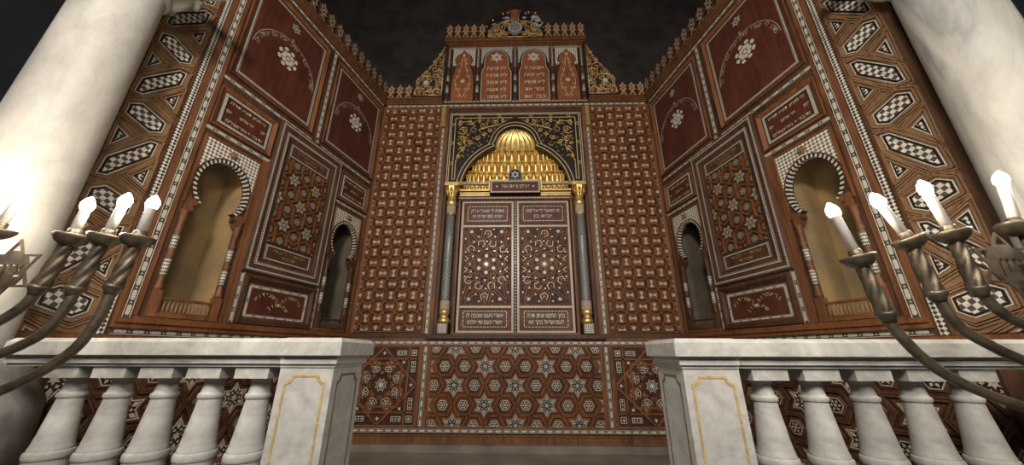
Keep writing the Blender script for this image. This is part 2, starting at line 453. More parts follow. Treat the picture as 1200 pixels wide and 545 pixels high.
# thin trims of the back wall
od = Trims(BK, 'orange')
inlaid_strip(BK, (-1.86, .115), (1.86, .115), .035)
inlaid_strip(BK, (-1.90, -.757), (1.90, -.757), .034)
inlaid_strip(BK, (-1.86, 3.372), (1.86, 3.372), .034)
for s in (-1, 1):
    inlaid_strip(BK, (s * 1.0, -.735), (s * 1.0, .09), .040)
    inlaid_strip(BK, (s * 1.012, .20), (s * 1.012, 3.345), .034)
    od.box(s * .955 - .025, s * .955 + .025, -.735, .09, 0, .010); od.box(s * 1.05 - .022, s * 1.05 + .022, -.735, .09, 0, .010)
    od.box(s * .962 - .026, s * .962 + .026, .20, 3.34, 0, .03)
    od.box(s * 1.050 - .016, s * 1.050 + .016, .20, 3.34, 0, .012); od.box(s * 1.873 - .014, s * 1.873 + .014, .18, 3.35, 0, .014)
od.box(-1.88, 1.88, -.735, -.715, 0, .012); od.box(-1.88, 1.88, .07, .09, 0, .012); od.box(-1.88, 1.88, 3.315, 3.35, 0, .012)
od.box(-1.88, 1.88, .14, .17, 0, .02)
mb = Trims(BK, 'dark'); mb.box(-1.0, 1.0, .155, .20, 0, .075); mb.box(-1.88, -1.0, .17, .21, 0, .03); mb.box(1.0, 1.88, .17, .21, 0, .03)
for s in (-1, 1):  # gilt blocks at the head of the pilaster strips
    g = Thing('gilded_block', 'small gilded block heading the inlaid strip at the ark\'s %s edge' % ('left' if s < 0 else 'right'), 'carving', BK.P(s * 1.0, 2.96, 0), BK)
    g.part('block', 'gold').box(s * 1.012 - .026, s * 1.012 + .026, 3.0, 3.31, 0, .045)
    q = g.part('collar', 'gold_wood'); q.box(s * 1.012 - .032, s * 1.012 + .032, 3.08, 3.10, 0, .052); q.box(s * 1.012 - .032, s * 1.012 + .032, 3.27, 3.29, 0, .052); q.box(s * 1.012 - .03, s * 1.012 + .03, 2.985, 3.005, 0, .050)
    g.done()

# ------------------------------------------------------------------ knot panels beside the ark
for s in (-1, 1):
    T = Thing('knotwork_panel', 'tall red-brown carved panel of pearl bow-tie knots, %s of the ark' % ('left' if s < 0 else 'right'), 'wall panel', BK.P(s * 1.46, .25, 0), BK)
    u0, u1, z0, z1 = s * 1.46 - .395, s * 1.46 + .395, .235, 3.305
    T.part('backing_board', 'recess').rect(u0, u1, z0, z1, -.001, .002)
    fr_ = T.part('moulding', 'orange'); fr_.frame(u0 - .004, u1 + .004, z0 - .008, z1 + .006, .014, 0, .016, .008)
    boss = T.part('boss_pattern', 'red'); ridge = T.part('wavy_lattice', 'red'); inl = T.part('bow_tie_pattern', 'knot_pearl'); dot = T.part('bead_pattern', 'pearl')
    p = .790 / 6; A = .019; clip = (u0 + .012, u1 - .012, z0 + .008, z1 - .008)
    nr = int((z1 - z0) / p) + 1
    for j in range(nr + 1):
        for i in range(7):
            cu, cz = u0 + i * p, z0 + .012 + j * p
            V = (i + j) % 2 == 0; sg = 1 if V else -1; h = p / 2 - .013
            pts = []
            for k in range(7):
                x = -h + 2 * h * k / 6; pts.append((cu + x, cz - h - sg * A * (cos(PI * x / p) - .3)))
            for k in range(7):
                y = -h + 2 * h * k / 6; pts.append((cu + h - sg * A * (cos(PI * y / p) - .3), cz + y))
            for k in range(7):
                x = h - 2 * h * k / 6; pts.append((cu + x, cz + h + sg * A * (cos(PI * x / p) - .3)))
            for k in range(7):
                y = h - 2 * h * k / 6; pts.append((cu - h + sg * A * (cos(PI * y / p) - .3), cz + y))
            boss.prism(clip_poly(pts, *clip), 0, .021, .80)
            bow = [(-.044, -.015), (-.038, -.0215), (-.024, -.0175), (-.009, -.007), (.009, -.007), (.024, -.0175), (.038, -.0215), (.044, -.015)]
            bow += [(x, -y) for x, y in bow[::-1]]
            if V: bow = [(y, x) for x, y in bow]
            inl.prism(clip_poly([(cu + x, cz + y) for x, y in bow], *clip), .010, .0240, .9)
            for t in (-1, 1):
                x, y = (0, t * .030) if V else (t * .030, 0)
                if clip[0] + .01 < cu + x < clip[1] - .01 and clip[2] + .01 < cz + y < clip[3] - .01: dot.prism(ngon(cu + x, cz + y, .0085, 6), .020, .0275, .6)
    for j in range(nr + 1):
        pts = [(u0 + t * p / 6, z0 + .012 + (j + .5) * p + A * 1.2 * (1 if j % 2 == 0 else -1) * cos(PI * t / 6)) for t in range(37)]
        ridge.path(pts, .013, 0, .024, clip=clip)
    for i in range(6):
        pts = [(u0 + (i + .5) * p - A * 1.2 * (1 if i % 2 == 0 else -1) * cos(PI * t / 6), z0 + .012 + t * p / 6) for t in range(nr * 6 + 7)]
        ridge.path(pts, .013, 0, .0235, clip=clip)
    T.done()

# ------------------------------------------------------------------ dado of the back wall
T = Thing('star_dado_panel', 'wide low panel of pearl six-pointed stars and hexagons below the ark doors', 'wall panel', BK.P(0, -.71, 0), BK)
T.part('backing_board', 'recess').rect(-.93, .93, -.715, .07, -.001, .002)
lattice(T, (-.925, .925, -.712, .067), 0, -.323, .2207)
f = T.part('moulding', 'orange'); f.frame(-.935, .935, -.722, .077, .014, 0, .014, .008)
T.done()
def rosette_dado(s):
    T = Thing('rosette_dado_panel', 'square low panel with a pearl eight-fold rosette, %s of the ark base' % ('left' if s < 0 else 'right'), 'wall panel', BK.P(s * 1.455, -.71, 0), BK)
    c, z = s * 1.455, -.322; u0, u1, z0, z1 = c - .385, c + .385, -.715, .07
    clip = (u0 + .01, u1 - .01, z0 + .01, z1 - .01)
    T.part('backing_board', 'recess').rect(u0, u1, z0, z1, -.001, .002)
    T.part('moulding', 'orange').frame(u0 - .004, u1 + .004, z0 - .005, z1 + .005, .014, 0, .014, .008)
    st = T.part('interlace_lattice', 'red'); R = .385
    v8 = [(c + R * cos(k * PI / 4 + PI / 2), z + R * sin(k * PI / 4 + PI / 2)) for k in range(8)]
    for k in range(4):
        st.seg(v8[2 * k], v8[(2 * k + 2) % 8], .022, 0, .022, clip)
    w8 = [(c + .285 * 1.05 * cos(k * PI / 2 + PI / 4), z + .285 * 1.05 * sin(k * PI / 2 + PI / 4)) for k in range(4)]
    for k in range(4): st.seg(w8[k], w8[(k + 1) % 4], .022, 0, .0225, clip)
    m8 = [(c + .30 * cos(k * PI / 4 + PI / 8 + PI / 2), z + .30 * sin(k * PI / 4 + PI / 8 + PI / 2)) for k in range(8)]
    for k in range(8): st.seg(m8[k], m8[(k + 3) % 8], .018, 0, .020, clip)
    for x in (-.235, .235):
        st.seg((c + x * 1.2, z0), (c + x * 1.2, z1), .018, 0, .018, clip); st.seg((u0, z + x * 1.13), (u1, z + x * 1.13), .018, 0, .018, clip)
    bl_ = T.part('cell_pattern', 'red'); pe = T.part('star_pattern', 'pearl'); bk_ = T.part('star_ground_pattern', 'black')
    pe.prism(star(c, z, .070, .046, 8, PI / 8), 0, .012); bk_.prism(star(c, z, .062, .038, 8, PI / 8), 0, .0128); pe.prism(star(c, z, .052, .018, 8, PI / 8), 0, .0136)
    for k in range(8):
        a = PI / 2 + PI / 8 + k * PI / 4; x, y = c + .195 * cos(a), z + .195 * sin(a)
        bl_.prism(ngon(x, y, .074, 6, a), 0, .012, .85); hex_tile(pe, bk_, x, y, .058, a, clip, .0135)
        a2 = PI / 2 + k * PI / 4; pe.prism(star(c + .118 * cos(a2), z + .118 * sin(a2), .018, .010, 3, a2), 0, .010)
        pe.prism(star(c + .325 * cos(a2) * (1 if k % 2 == 0 else .98), z + .325 * sin(a2), .022, .010, 4, a2), 0, .012)
    for sx in (-1, 1):
        for sy in (-1, 1):
            x, y = c + sx * .332, z + sy * .327
            pe.rect(x - .030, x + .030, y - .030, y + .030, 0, .009); bk_.rect(x - .024, x + .024, y - .024, y + .024, 0, .0098); pe.prism(star(x, y, .022, .009, 4, 0), 0, .0106)
            for (x2, y2, w, h) in ((c + sx * .195, z + sy * .327, .052, .024), (c + sx * .332, z + sy * .185, .024, .056)):
                pe.rect(x2 - w, x2 + w, y2 - h, y2 + h, 0, .009); bk_.rect(x2 - w + .006, x2 + w - .006, y2 - h + .006, y2 + h - .006, 0, .0098)
                for t in (-.6, 0, .6): pe.prism(star(x2 + t * w * (w > h), y2 + t * h * (h > w), .014, .006, 4, 0), 0, .0106)
    T.done()
rosette_dado(-1); rosette_dado(1)

# ================================================================== THE ARK
A = Thing('torah_ark', 'tall carved ark with paired inlaid doors, gilded stalactite hood and turned side columns', 'ark cabinet', BK.P(0, .2, 0), BK)
# threshold, jambs, lintel
q = A.part('door_frame', 'red')
q.box(-.725, .725, .20, .215, -.07, .03); q.frame(-.725, .725, .20, 1.885, .022, -.07, .012, .006)
q.box(-.73, .73, 1.872, 1.905, -.07, .035)
q = A.part('lintel_inlay', 'pearl')
for k in range(46): q.rect(-.70 + k * .0305, -.70 + k * .0305 + .020, 1.878, 1.890, .03, .037)
q = A.part('gold_cornice', 'gold')
for s in (-1, 1):
    for (z, h, d) in ((1.912, .018, .045), (1.945, .012, .052), (1.975, .026, .062)): q.box(min(s * .33, s * .715), max(s * .33, s * .715), z, z + h, -.07, d)
q.box(-.335, .335, 2.125, 2.142, -.07, .055)
for s in (-1, 1): q.box(s * .335 - .008, s * .335 + .008, 1.98, 2.142, -.07, .055)
q = A.part('gold_cornice_inlay', 'grey_inlay')
for s in (-1, 1): q.box(min(s * .33, s * .70), max(s * .33, s * .70), 1.930, 1.945, -.07, .050)
# name plaque with its little star niche
q = A.part('name_plaque', 'board'); q.box(-.320, .320, 1.945, 2.122, -.02, .062); pl = A.now(q)
q = A.part('plaque_border', 'grey_inlay', pl); q.frame(-.318, .318, 1.948, 2.119, .018, .06, .066)
q = A.part('plaque_lettering', 'bone', pl); text(q, 'דע לפני מי אתה עומד', 0, 2.015, .045, .0650, .36)
for s in (-1, 1): q.prism(star(s * .235, 2.035, .017, .008, 6), .062, .066)
q = A.part('star_niche', 'black'); q.prism(ell(0, 2.20, .088, .088, 0, PI, 14) + [(-.088, 2.125), (.088, 2.125)], 0, .070); sn = A.now(q)
q = A.part('niche_star', 'grey_inlay', sn); q.prism(star(0, 2.20, .062, .036, 6, PI / 2), .07, .076); q.ring(ell(0, 2.20, .086, .086, 0, PI, 14) + [(-.086, 2.128), (.086, 2.128)], ell(0, 2.20, .080, .080, 0, PI, 14) + [(-.080, 2.134), (.080, 2.134)], .07, .073)
q = A.part('niche_star_center', 'dark', sn); q.prism(ngon(0, 2.20, .022, 6), .07, .078)
# the two door leaves
L1 = ('זה השער ליי צדיקים', 'יבאו בו'); L0 = ('פתחו לי שערי צדק', 'אבא בם אודה יה')
B0 = ('אשרי העם שככה לו', 'אשרי העם שיי אלהיו'); B1 = ('ברוך המקום שנתן תורה', 'לעמו ישראל ברוך הוא')
for s in (-1, 1):
    c = s * .352
    q = A.part('door', 'red', None, 'inlaid door leaf, %s of the pair' % ('left' if s < 0 else 'right')); q.box(c - .335, c + .335, .217, 1.868, -.065, -.020)
    door = A.now(q)
    g = A.part('door_banding', 'grey_inlay', door)
    g.frame(c - .330, c + .330, .222, 1.860, .024, -.02, -.016)
    for z in (.500, 1.505): g.rect(c - .31, c + .31, z, z + .026, -.02, -.016)
    mo = A.part('door_moulding', 'orange', door)
    for (z0, z1) in ((.250, .497), (.530, 1.502), (1.535, 1.832)):
        mo.frame(c - .302, c + .302, z0, z1, .020, -.02, -.004, -.016)
    for (z0, z1) in ((.272, .475), (1.557, 1.810)): A.part('door_panel', 'board', door).rect(c - .272, c + .272, z0 + .006, z1 - .006, -.02, -.010)
    bd = A.part('inscription_border', 'pearl', door)
    for (z0, z1) in ((.285, .462), (1.585, 1.785)):
        for (x0, y0, x1, y1) in ((c - .250, z0, c + .250, z0), (c - .250, z1, c + .250, z1), (c - .250, z0, c - .250, z1), (c + .250, z0, c + .250, z1)):
            Ln = math.hypot(x1 - x0, y1 - y0); n = int(Ln / .036)
            for k in range(n):
                t0, t1 = (k + .15) / n, (k + .85) / n
                bd.seg((x0 + (x1 - x0) * t0, y0 + (y1 - y0) * t0), (x0 + (x1 - x0) * t1, y0 + (y1 - y0) * t1), .008, -.010, -.008)
    tx = A.part('door_lettering', 'pearl', door)
    top = L1 if s > 0 else L0; bot = B1 if s > 0 else B0
    text(tx, top[0], c, 1.705, .038, -.0085, .42, .001); text(tx, top[1], c, 1.630, .038, -.0085, .38 if s < 0 else .22, .001)
    text(tx, bot[0], c, .392, .042, -.0085, .43, .0013); text(tx, bot[1], c, .318, .042, -.0085, .40, .0013)
    # star pattern field
    fz = 1.022; k_ = .001705
    clip = (c - .280, c + .280, .552, 1.480)
    A.part('door_field', 'recess', door).rect(c - .285, c + .285, .548, 1.484, -.02, -.0185); st = A.part('door_lattice', 'red', door); pb = A.part('line_pattern', 'bone', door); pt = A.part('chip_pattern', 'pearl', door); rd = A.part('roundel_pattern', 'grey_inlay', door)
    for ring_r, nn, stepn in ((.205, 12, 5), (.36, 12, 4), (.50, 12, 5), (.62, 12, 5)):
        vv = [(c + ring_r * cos(k * PI / 6), fz + ring_r * sin(k * PI / 6)) for k in range(12)]
        for k in range(12): st.seg(vv[k], vv[(k + stepn) % 12], .013, -.02, -.006 + .0004 * (k % 2), clip)
    pts = [(-38, 152), (43, 152), (-113, 112), (120, 112), (-123, -115), (113, -115), (-50, -155), (40, -155), (8, 228), (-8, -230), (-95, 300), (100, 300), (-95, -305), (95, -305)]
    for i, (x, y) in enumerate(pts):
        x, y = c + x * k_, fz + y * k_; a0 = math.atan2(y - fz, x - c)
        P5 = ngon(x, y, .046, 5, a0 + PI)
        P5 = [p5 for p5 in P5 if clip[0] < p5[0] < clip[1] and clip[2] < p5[1] < clip[3]]
        if len(P5) > 2:
            o5 = ngon(x, y, .046, 5, a0 + PI)
            for k in range(5):
                if k != (2 if i % 2 else 4): pb.seg(o5[k], o5[(k + 1) % 5], .0065, -.02, -.003, clip)
            st.prism(clip_poly(ngon(x, y, .034, 5, a0 + PI), *clip), -.02, -.008, .7)
            pt.prism(clip_poly(ngon(x, y, .006, 5, a0), *clip), -.02, -.006)
    for x, y in ((-140, 40), (-140, -40), (140, 40), (140, -40)):
        x, y = c + x * k_, fz + y * k_; sx = 1 if x > c else -1
        pb.path([(x + sx * .022, y + .03), (x - sx * .018, y), (x + sx * .022, y - .03)], .0065, -.02, -.003, clip=clip)
    for k in range(6):
        a = PI / 2 + k * PI / 3; x, y = c + .103 * cos(a), fz + .103 * sin(a)
        rd.disc(x, y, .027, -.02, -.002, 12, .8); 
    for x, y in ((-113, 245), (107, 245), (-115, -247), (100, -247)): rd.disc(c + x * k_, fz + y * k_, .026, -.02, -.002, 12, .8)
    st.prism(ngon(c, fz, .058, 12), -.02, -.005)
    pt.prism(star(c, fz, .036, .016, 8, PI / 8), -.02, -.002)
    for x, y in ((-117, 0), (115, 0), (-97, 57), (100, 57), (-107, -55), (100, -55), (-55, 97), (58, 97), (2, 112), (-63, -100), (55, -100), (-5, -115), (-93, 165), (105, 165), (-110, -170), (97, -170), (-67, -215), (50, -215), (-60, 205), (60, 205), (-150, 90), (150, 90), (-150, -90), (150, -90), (-155, 190), (155, 190), (-155, -200), (155, -200), (0, 170), (0, -175), (-45, 262), (50, 262), (-45, -262), (50, -262)):
        x, y = c + x * k_, fz + y * k_
        pt.prism(clip_poly(star(x, y, .0150, .0085, 3, math.atan2(y - fz, x - c)), *clip), -.02, -.003)
# astragal between the leaves
q = A.part('meeting_stile', 'dark'); q.box(-.014, .014, .217, 1.872, -.05, .004); msl = A.now(q)
q = A.part('stile_beads', 'pearl', msl)
for k in range(46): q.prism(ngon(0, .235 + k * .0356, .0085, 4, 0), .003, .008)
q = A.part('lock_plate', 'black', msl); q.disc(0, 1.03, .014, .004, .010, 10)
# turned columns
for s in (-1, 1):
    c, dd = s * .815, .03
    q = A.part('column_shaft', 'column_mosaic', None, 'grey mosaic shaft of the %s ark column' % ('left' if s < 0 else 'right')); 
    q.lathe(c, dd, [(.047, .56), (.050, .60), (.050, 1.02), (.053, 1.03), (.053, 1.05), (.050, 1.06), (.049, 1.33), (.052, 1.34), (.052, 1.36), (.048, 1.37), (.047, 1.66)], 20)
    shf = A.now(q)
    q = A.part('column_base', 'gold', shf)
    q.lathe(c, dd, [(.060, .325), (.066, .345), (.060, .368), (.046, .388), (.043, .405), (.058, .425), (.064, .445), (.056, .468), (.050, .475)], 20)
    q.lathe(c, dd, [(.052, 1.645), (.056, 1.655), (.052, 1.668)], 20)
    q = A.part('fluted_band', 'brown_bone', shf); q.lathe(c, dd, [(.050, .472), (.054, .48), (.054, .565), (.049, .575)], 40, False, lambda t, z: 1 + .06 * (int(t * 40) % 2)); q.lathe(c, dd, [(.050, 1.668), (.052, 1.68), (.052, 1.765), (.055, 1.775)], 40, False, lambda t, z: 1 + .07 * (int(t * 40) % 2))
    q = A.part('capital', 'gold', shf)
    q.lathe(c, dd, [(.052, 1.770), (.062, 1.79), (.066, 1.82), (.056, 1.845), (.050, 1.86), (.058, 1.89), (.052, 1.90)], 20)
    q.lathe(c, dd, [(.050, 1.89), (.056, 1.93), (.075, 1.99), (.082, 2.03)], 16, False, lambda t, z: 1 + .08 * (int(t * 16) % 2))
    for ux in (-1, 0, 1): q.tube([(c + ux * .050, 1.90, dd + .045), (c + ux * .055, 1.96, dd + .060), (c + ux * .066, 2.0, dd + .085), (c + ux * .066, 1.985, dd + .095)], [.012, .020, .014, .006], 6)
    q.box(c - .088, c + .088, 2.03, 2.075, -.07, dd + .085)
    q = A.part('plinth_block', 'dark', shf); q.box(c - .062, c + .062, .20, .325, -.07, dd + .062)
    q = A.part('plinth_inlay', 'chain', shf); q.box(c - .050, c + .050, .212, .313, dd + .05, dd + .065)
# spandrel of the hood
sp = A.part('hood_spandrel', 'black')
def toray(p, u1, z0, z1, c=(0, 2.2)):
    du, dz = p[0] - c[0], p[1] - c[1]; t = 1e9
    if abs(du) > 1e-9: t = min(t, (u1 if du > 0 else -u1) / du)
    if dz > 1e-9: t = min(t, (z1 - c[1]) / dz)
    if dz < -1e-9: t = min(t, (z0 - c[1]) / dz)
    return (c[0] + du * t, c[1] + dz * t)
HB = [(.715, 2.085)] + [p for p in HO if p[1] > 2.10]
def densify(P, k=4):
    out = []
    for i in range(len(P) - 1):
        for j in range(k): out.append(tuple(P[i][a] + (P[i + 1][a] - P[i][a]) * j / k for a in (0, 1)))
    return out + [P[-1]]
HB = densify(HB)
FULL = HB + [(-x, z) for x, z in HB[-2::-1]]
out = [toray(p, .905, 2.085, 3.20) for p in FULL]; out[0] = (.905, 2.085); out[-1] = (-.905, 2.085)
for i in range(len(FULL) - 1):
    a, b2, c2, d2 = FULL[i], FULL[i + 1], out[i + 1], out[i]
    sp.add([(*a, .03), (*b2, .03), (*c2, .03), (*d2, .03), (*a, -.06), (*b2, -.06)], [[0, 3, 2, 1], [0, 1, 5, 4]])
for s in (-1, 1): sp.prism([(s * .75, 3.2), (s * .905, 3.2), (s * .905, 3.0)], .0, .0298)
sp = A.now(sp)
def off(P, d):
    o = []
    for i in range(len(P)):
        a, b2 = P[max(i - 1, 0)], P[min(i + 1, len(P) - 1)]; du, dz = b2[0] - a[0], b2[1] - a[1]; L = math.hypot(du, dz) or 1
        o.append((P[i][0] + dz / L * d, P[i][1] - du / L * d))
    return o
SM = [(.715, 2.085)] + HO[1:13] + [(.300, 2.695)] + [(.275 * cos(t), 2.70 + .285 * sin(t)) for t in [i * PI / 2 / 8 for i in range(1, 9)]]
SM = SM + [(-x, z) for x, z in SM[-2::-1]]
gl = A.part('gilt_line', 'gold_paint', sp)
for o_, w in ((.012, .012), (.062, .010)):
    P = off(SM, o_); gl.path(P, w, .03, .040)
gl.frame(-.890, .890, 2.11, 3.185, .010, .03, .040); 
for s in (-1, 1):
    gl.path([(s * .835, 2.16), (s * .835, 3.125), (0, 3.125)], .010, .03, .040); gl.path([(s * .80, 2.16), (s * .80, 2.45)], .009, .03, .038); gl.path([(s * .80, 2.16), (s * .835, 2.16)], .009, .03, .038)
    gl.path([(s * .890, 2.11), (s * .73, 2.11)], .010, .03, .04)
    for z in (2.40, 2.72, 3.02): gl.path(ngon(s * .862, z, .020, 8), .007, .03, .040, True)
    for u in (.22, .50, .75): gl.path(ngon(s * u, 3.155, .020, 8), .007, .03, .040, True)
gi = A.part('pearl_edging', 'grey_inlay', sp); gi.frame(-.915, .915, 2.085, 3.21, .012, .0, .034); 
ar = A.part('arabesque', 'gold_leaf', sp)
def sc2(ctr, r0, a0, t, s, w=.011): ar.tube([(s * u, z, .036) for u, z in spiral(ctr[0], ctr[1], r0, .008, a0, t)], w * .68, 5)
for s in (-1, 1):
    for (cc, r, a0, t) in (((.71, 2.93), .050, 0, 1.4), ((.44, 3.00), .062, 2.0, 1.5), ((.34, 2.92), .036, 1, -1.3), ((.27, 3.045), .040, 0, 1.3), ((.70, 2.78), .055, 1.5, -1.5), ((.62, 2.72), .040, .5, 1.4), ((.72, 2.62), .042, 0, 1.4), ((.76, 3.04), .040, 3, -1.4), ((.63, 3.05), .038, 3, 1.2), ((.52, 2.80), .042, 2, 1.3), ((.765, 2.50), .026, 2, -1.3), ((.17, 3.075), .026, 2, -1.2), ((.50, 3.07), .030, 1, 1.3), ((.76, 2.70), .028, 0, 1.2), ((.43, 2.86), .030, 0, -1.2)): sc2(cc, r, a0, t, s)
    for pts in ([(.80, 2.40), (.77, 2.55), (.68, 2.66), (.70, 2.80), (.62, 2.86)], [(.10, 3.09), (.24, 3.00), (.36, 2.98), (.48, 2.94), (.52, 2.92)], [(.57, 2.98), (.62, 3.08), (.72, 3.06), (.79, 3.09)], [(.80, 2.9), (.74, 2.86), (.66, 2.88)]):
        ar.tube([(s * u, z, .036) for u, z in pts], .007, 5)
    random.seed(5)
    for k in range(110):
        u = random.uniform(.22, .80); z = random.uniform(2.5, 3.1)
        if math.hypot(u, z - 2.0) < .81 or math.hypot(u, z - 2.7) < .37: continue
        a = random.uniform(0, 6.28); ar.prism([(s * (u + .022 * cos(a)), z + .022 * sin(a)), (s * (u + .009 * cos(a + 1.6)), z + .009 * sin(a + 1.6)), (s * (u - .016 * cos(a)), z - .016 * sin(a)), (s * (u + .009 * cos(a - 1.6)), z + .009 * sin(a - 1.6))], .03, .042, .6)
bs = A.part('carved_boss', 'dark', sp)
for (u, z, r) in ((-.575, 2.91, .058), (.575, 2.91, .058), (0, 3.125, .036)):
    bs.disc(u, z, r, .02, .045, 16, .9)
    for k in range(10): bs.tube([(u + r * .3 * cos(k * .628), z + r * .3 * sin(k * .628), .060), (u + r * .95 * cos(k * .628), z + r * .95 * sin(k * .628), .046)], [r * .12, r * .2], 5)
    bs.disc(u, z, r * .35, .04, .072, 10, .5)
bq = A.part('boss_beads', 'pearl', sp)
for (u, z, r) in ((-.575, 2.91, .058), (.575, 2.91, .058)):
    for k in range(9): bq.disc(u + r * .62 * cos(k * .698), z + r * .62 * sin(k * .698), .007, .05, .070, 6, .7)
# stalactite tiers
def tier(q, z0, z1, R, n, kd=.10, d0=-.045, rec=.060, cut=None):
    nu, nz = 10, 14
    for c_ in range(n):
        V = []; F = []
        for iz in range(nz + 1):
            tz = iz / nz
            w = 1.0 if tz < .5 else max(0, 1 - ((tz - .5) / .47) ** 1.7) if tz < .97 else 0
            for iu in range(nu + 1):
                uu = -1 + 2 * iu / nu; m = 0
                if w > 0 and abs(uu) < .92 * w: m = math.sqrt(1 - (uu / (.92 * w)) ** 2)
                ph = PI - (c_ + (uu + 1) / 2) / n * PI
                r = R * 1.0 + .028 - .062 * m * (.55 + .45 * tz)
                V.append((R * cos(ph) * (1 + (r - R) * .3), z0 + (z1 - z0) * tz, d0 - R * kd * sin(ph) - (r - R) - .03))
        for iz in range(nz):
            for iu in range(nu):
                a = iz * (nu + 1) + iu; F.append([a, a + 1, a + nu + 2, a + nu + 1])
        q.add(V, F, True)
tiers = [(1.995, 2.165, .712, 21), (2.175, 2.335, .665, 20), (2.345, 2.495, .590, 19), (2.505, 2.665, .500, 16)]
for i, (z0, z1, R, n) in enumerate(tiers):
    q = A.part('stalactite_tier', 'gold'); tier(q, z0, z1, R, n)
    Rn = tiers[i + 1][2] if i < 3 else .285
    V = []; F = []
    for k in range(33):      # moulded underside stepping forward to the next tier
        ph = PI - k / 32 * PI; wob = .006 * cos(k * 2.4)
        for j_, (r, zz) in enumerate(((R + .02, z1), (Rn - .0 + wob, z1), (Rn - .0 + wob, z1 + .014))): V.append((r * cos(ph), zz, -.055 - (r * .10 if j_ else R * .10 + .06) * sin(ph)))
    for k in range(32):
        for j in (0, 1): a = k * 3 + j; F.append([a, a + 3, a + 4, a + 1])
    q.add(V, F, False)
q = A.part('ribbed_dome', 'gold'); V = []; F = []
NP, NT = 96, 14
for it in range(NT + 1):
    t = it / NT * PI / 2
    for k in range(NP + 1):
        ph = PI - k / NP * PI; rr = 1 + .11 * abs(sin(ph * 10.0)) * cos(t) ** .5
        r = .272 * cos(t) * rr; V.append((r * cos(ph), 2.68 + .30 * sin(t), -.020 - r * .34 * sin(ph)))
for it in range(NT):
    for k in range(NP): a = it * (NP + 1) + k; F.append([a, a + 1, a + NP + 2, a + NP + 1])
q.add(V, F, True)
q = A.part('hood_backing', 'gold_wood'); q.box(-.80, .80, 1.95, 3.1, -.26, -.24)
A.done()

# ================================================================== TABLETS AND CROWNING PART
BP = Fr((0, D + .022), (1, 0), (0, -1))
Pd = Thing('ark_superstructure', 'carved upper stage of the ark with two pale-lettered tablets and floral panels', 'carved panel', BK.P(0, 3.41, 0), BP)
q = Pd.part('back_panel', 'dark'); q.box(-1.025, 1.025, 3.40, 4.52, -.10, .0)
q = Pd.part('sill', 'orange'); q.box(-1.04, 1.04, 3.395, 3.425, -.1, .06)
q = Pd.part('sill_inlay', 'pearl')
for k in range(40): q.rect(-1.02 + k * .0515, -1.02 + k * .0515 + .036, 3.402, 3.414, .05, .063)
q = Pd.part('cornice', 'orange')
for (z0, z1, e) in ((4.47, 4.490, .02), (4.490, 4.506, .035), (4.506, 4.526, .055), (4.526, 4.560, .085)): q.box(-1.01 - e * .8, 1.01 + e * .8, z0, z1, -.10, .02 + e)
q = Pd.part('cornice_banding', 'chain'); q.box(-1.02, 1.02, 4.450, 4.472, 0, .030)
for c in (-1.0, -.560, -.0, .560, 1.0):
    q = Pd.part('post', 'dark'); q.box(c - .032, c + .032, 4.02, 4.45, 0, .045)
    q.lathe(c, .040, [(.034, 3.425), (.034, 3.47), (.020, 3.49), (.026, 3.53), (.018, 3.56), (.022, 3.72), (.030, 3.75), (.022, 3.78), (.019, 3.92), (.028, 3.95), (.034, 3.99), (.036, 4.03)], 12)
    po = Pd.now(q)
    q = Pd.part('post_inlay', 'chain', po); q.box(c - .011, c + .011, 4.05, 4.44, .04, .048); q.lathe(c, .040, [(.0235, 3.58), (.0235, 3.71)], 12); q.lathe(c, .040, [(.0235, 3.79), (.021, 3.91)], 12)
rowsR = ['אנכי יי', 'לא יהיה', 'לא תשא', 'זכור את', 'כבד את']; rowsL = ['לא תרצח', 'לא תנאף', 'לא תגנב', 'לא תענה', 'לא תחמד']
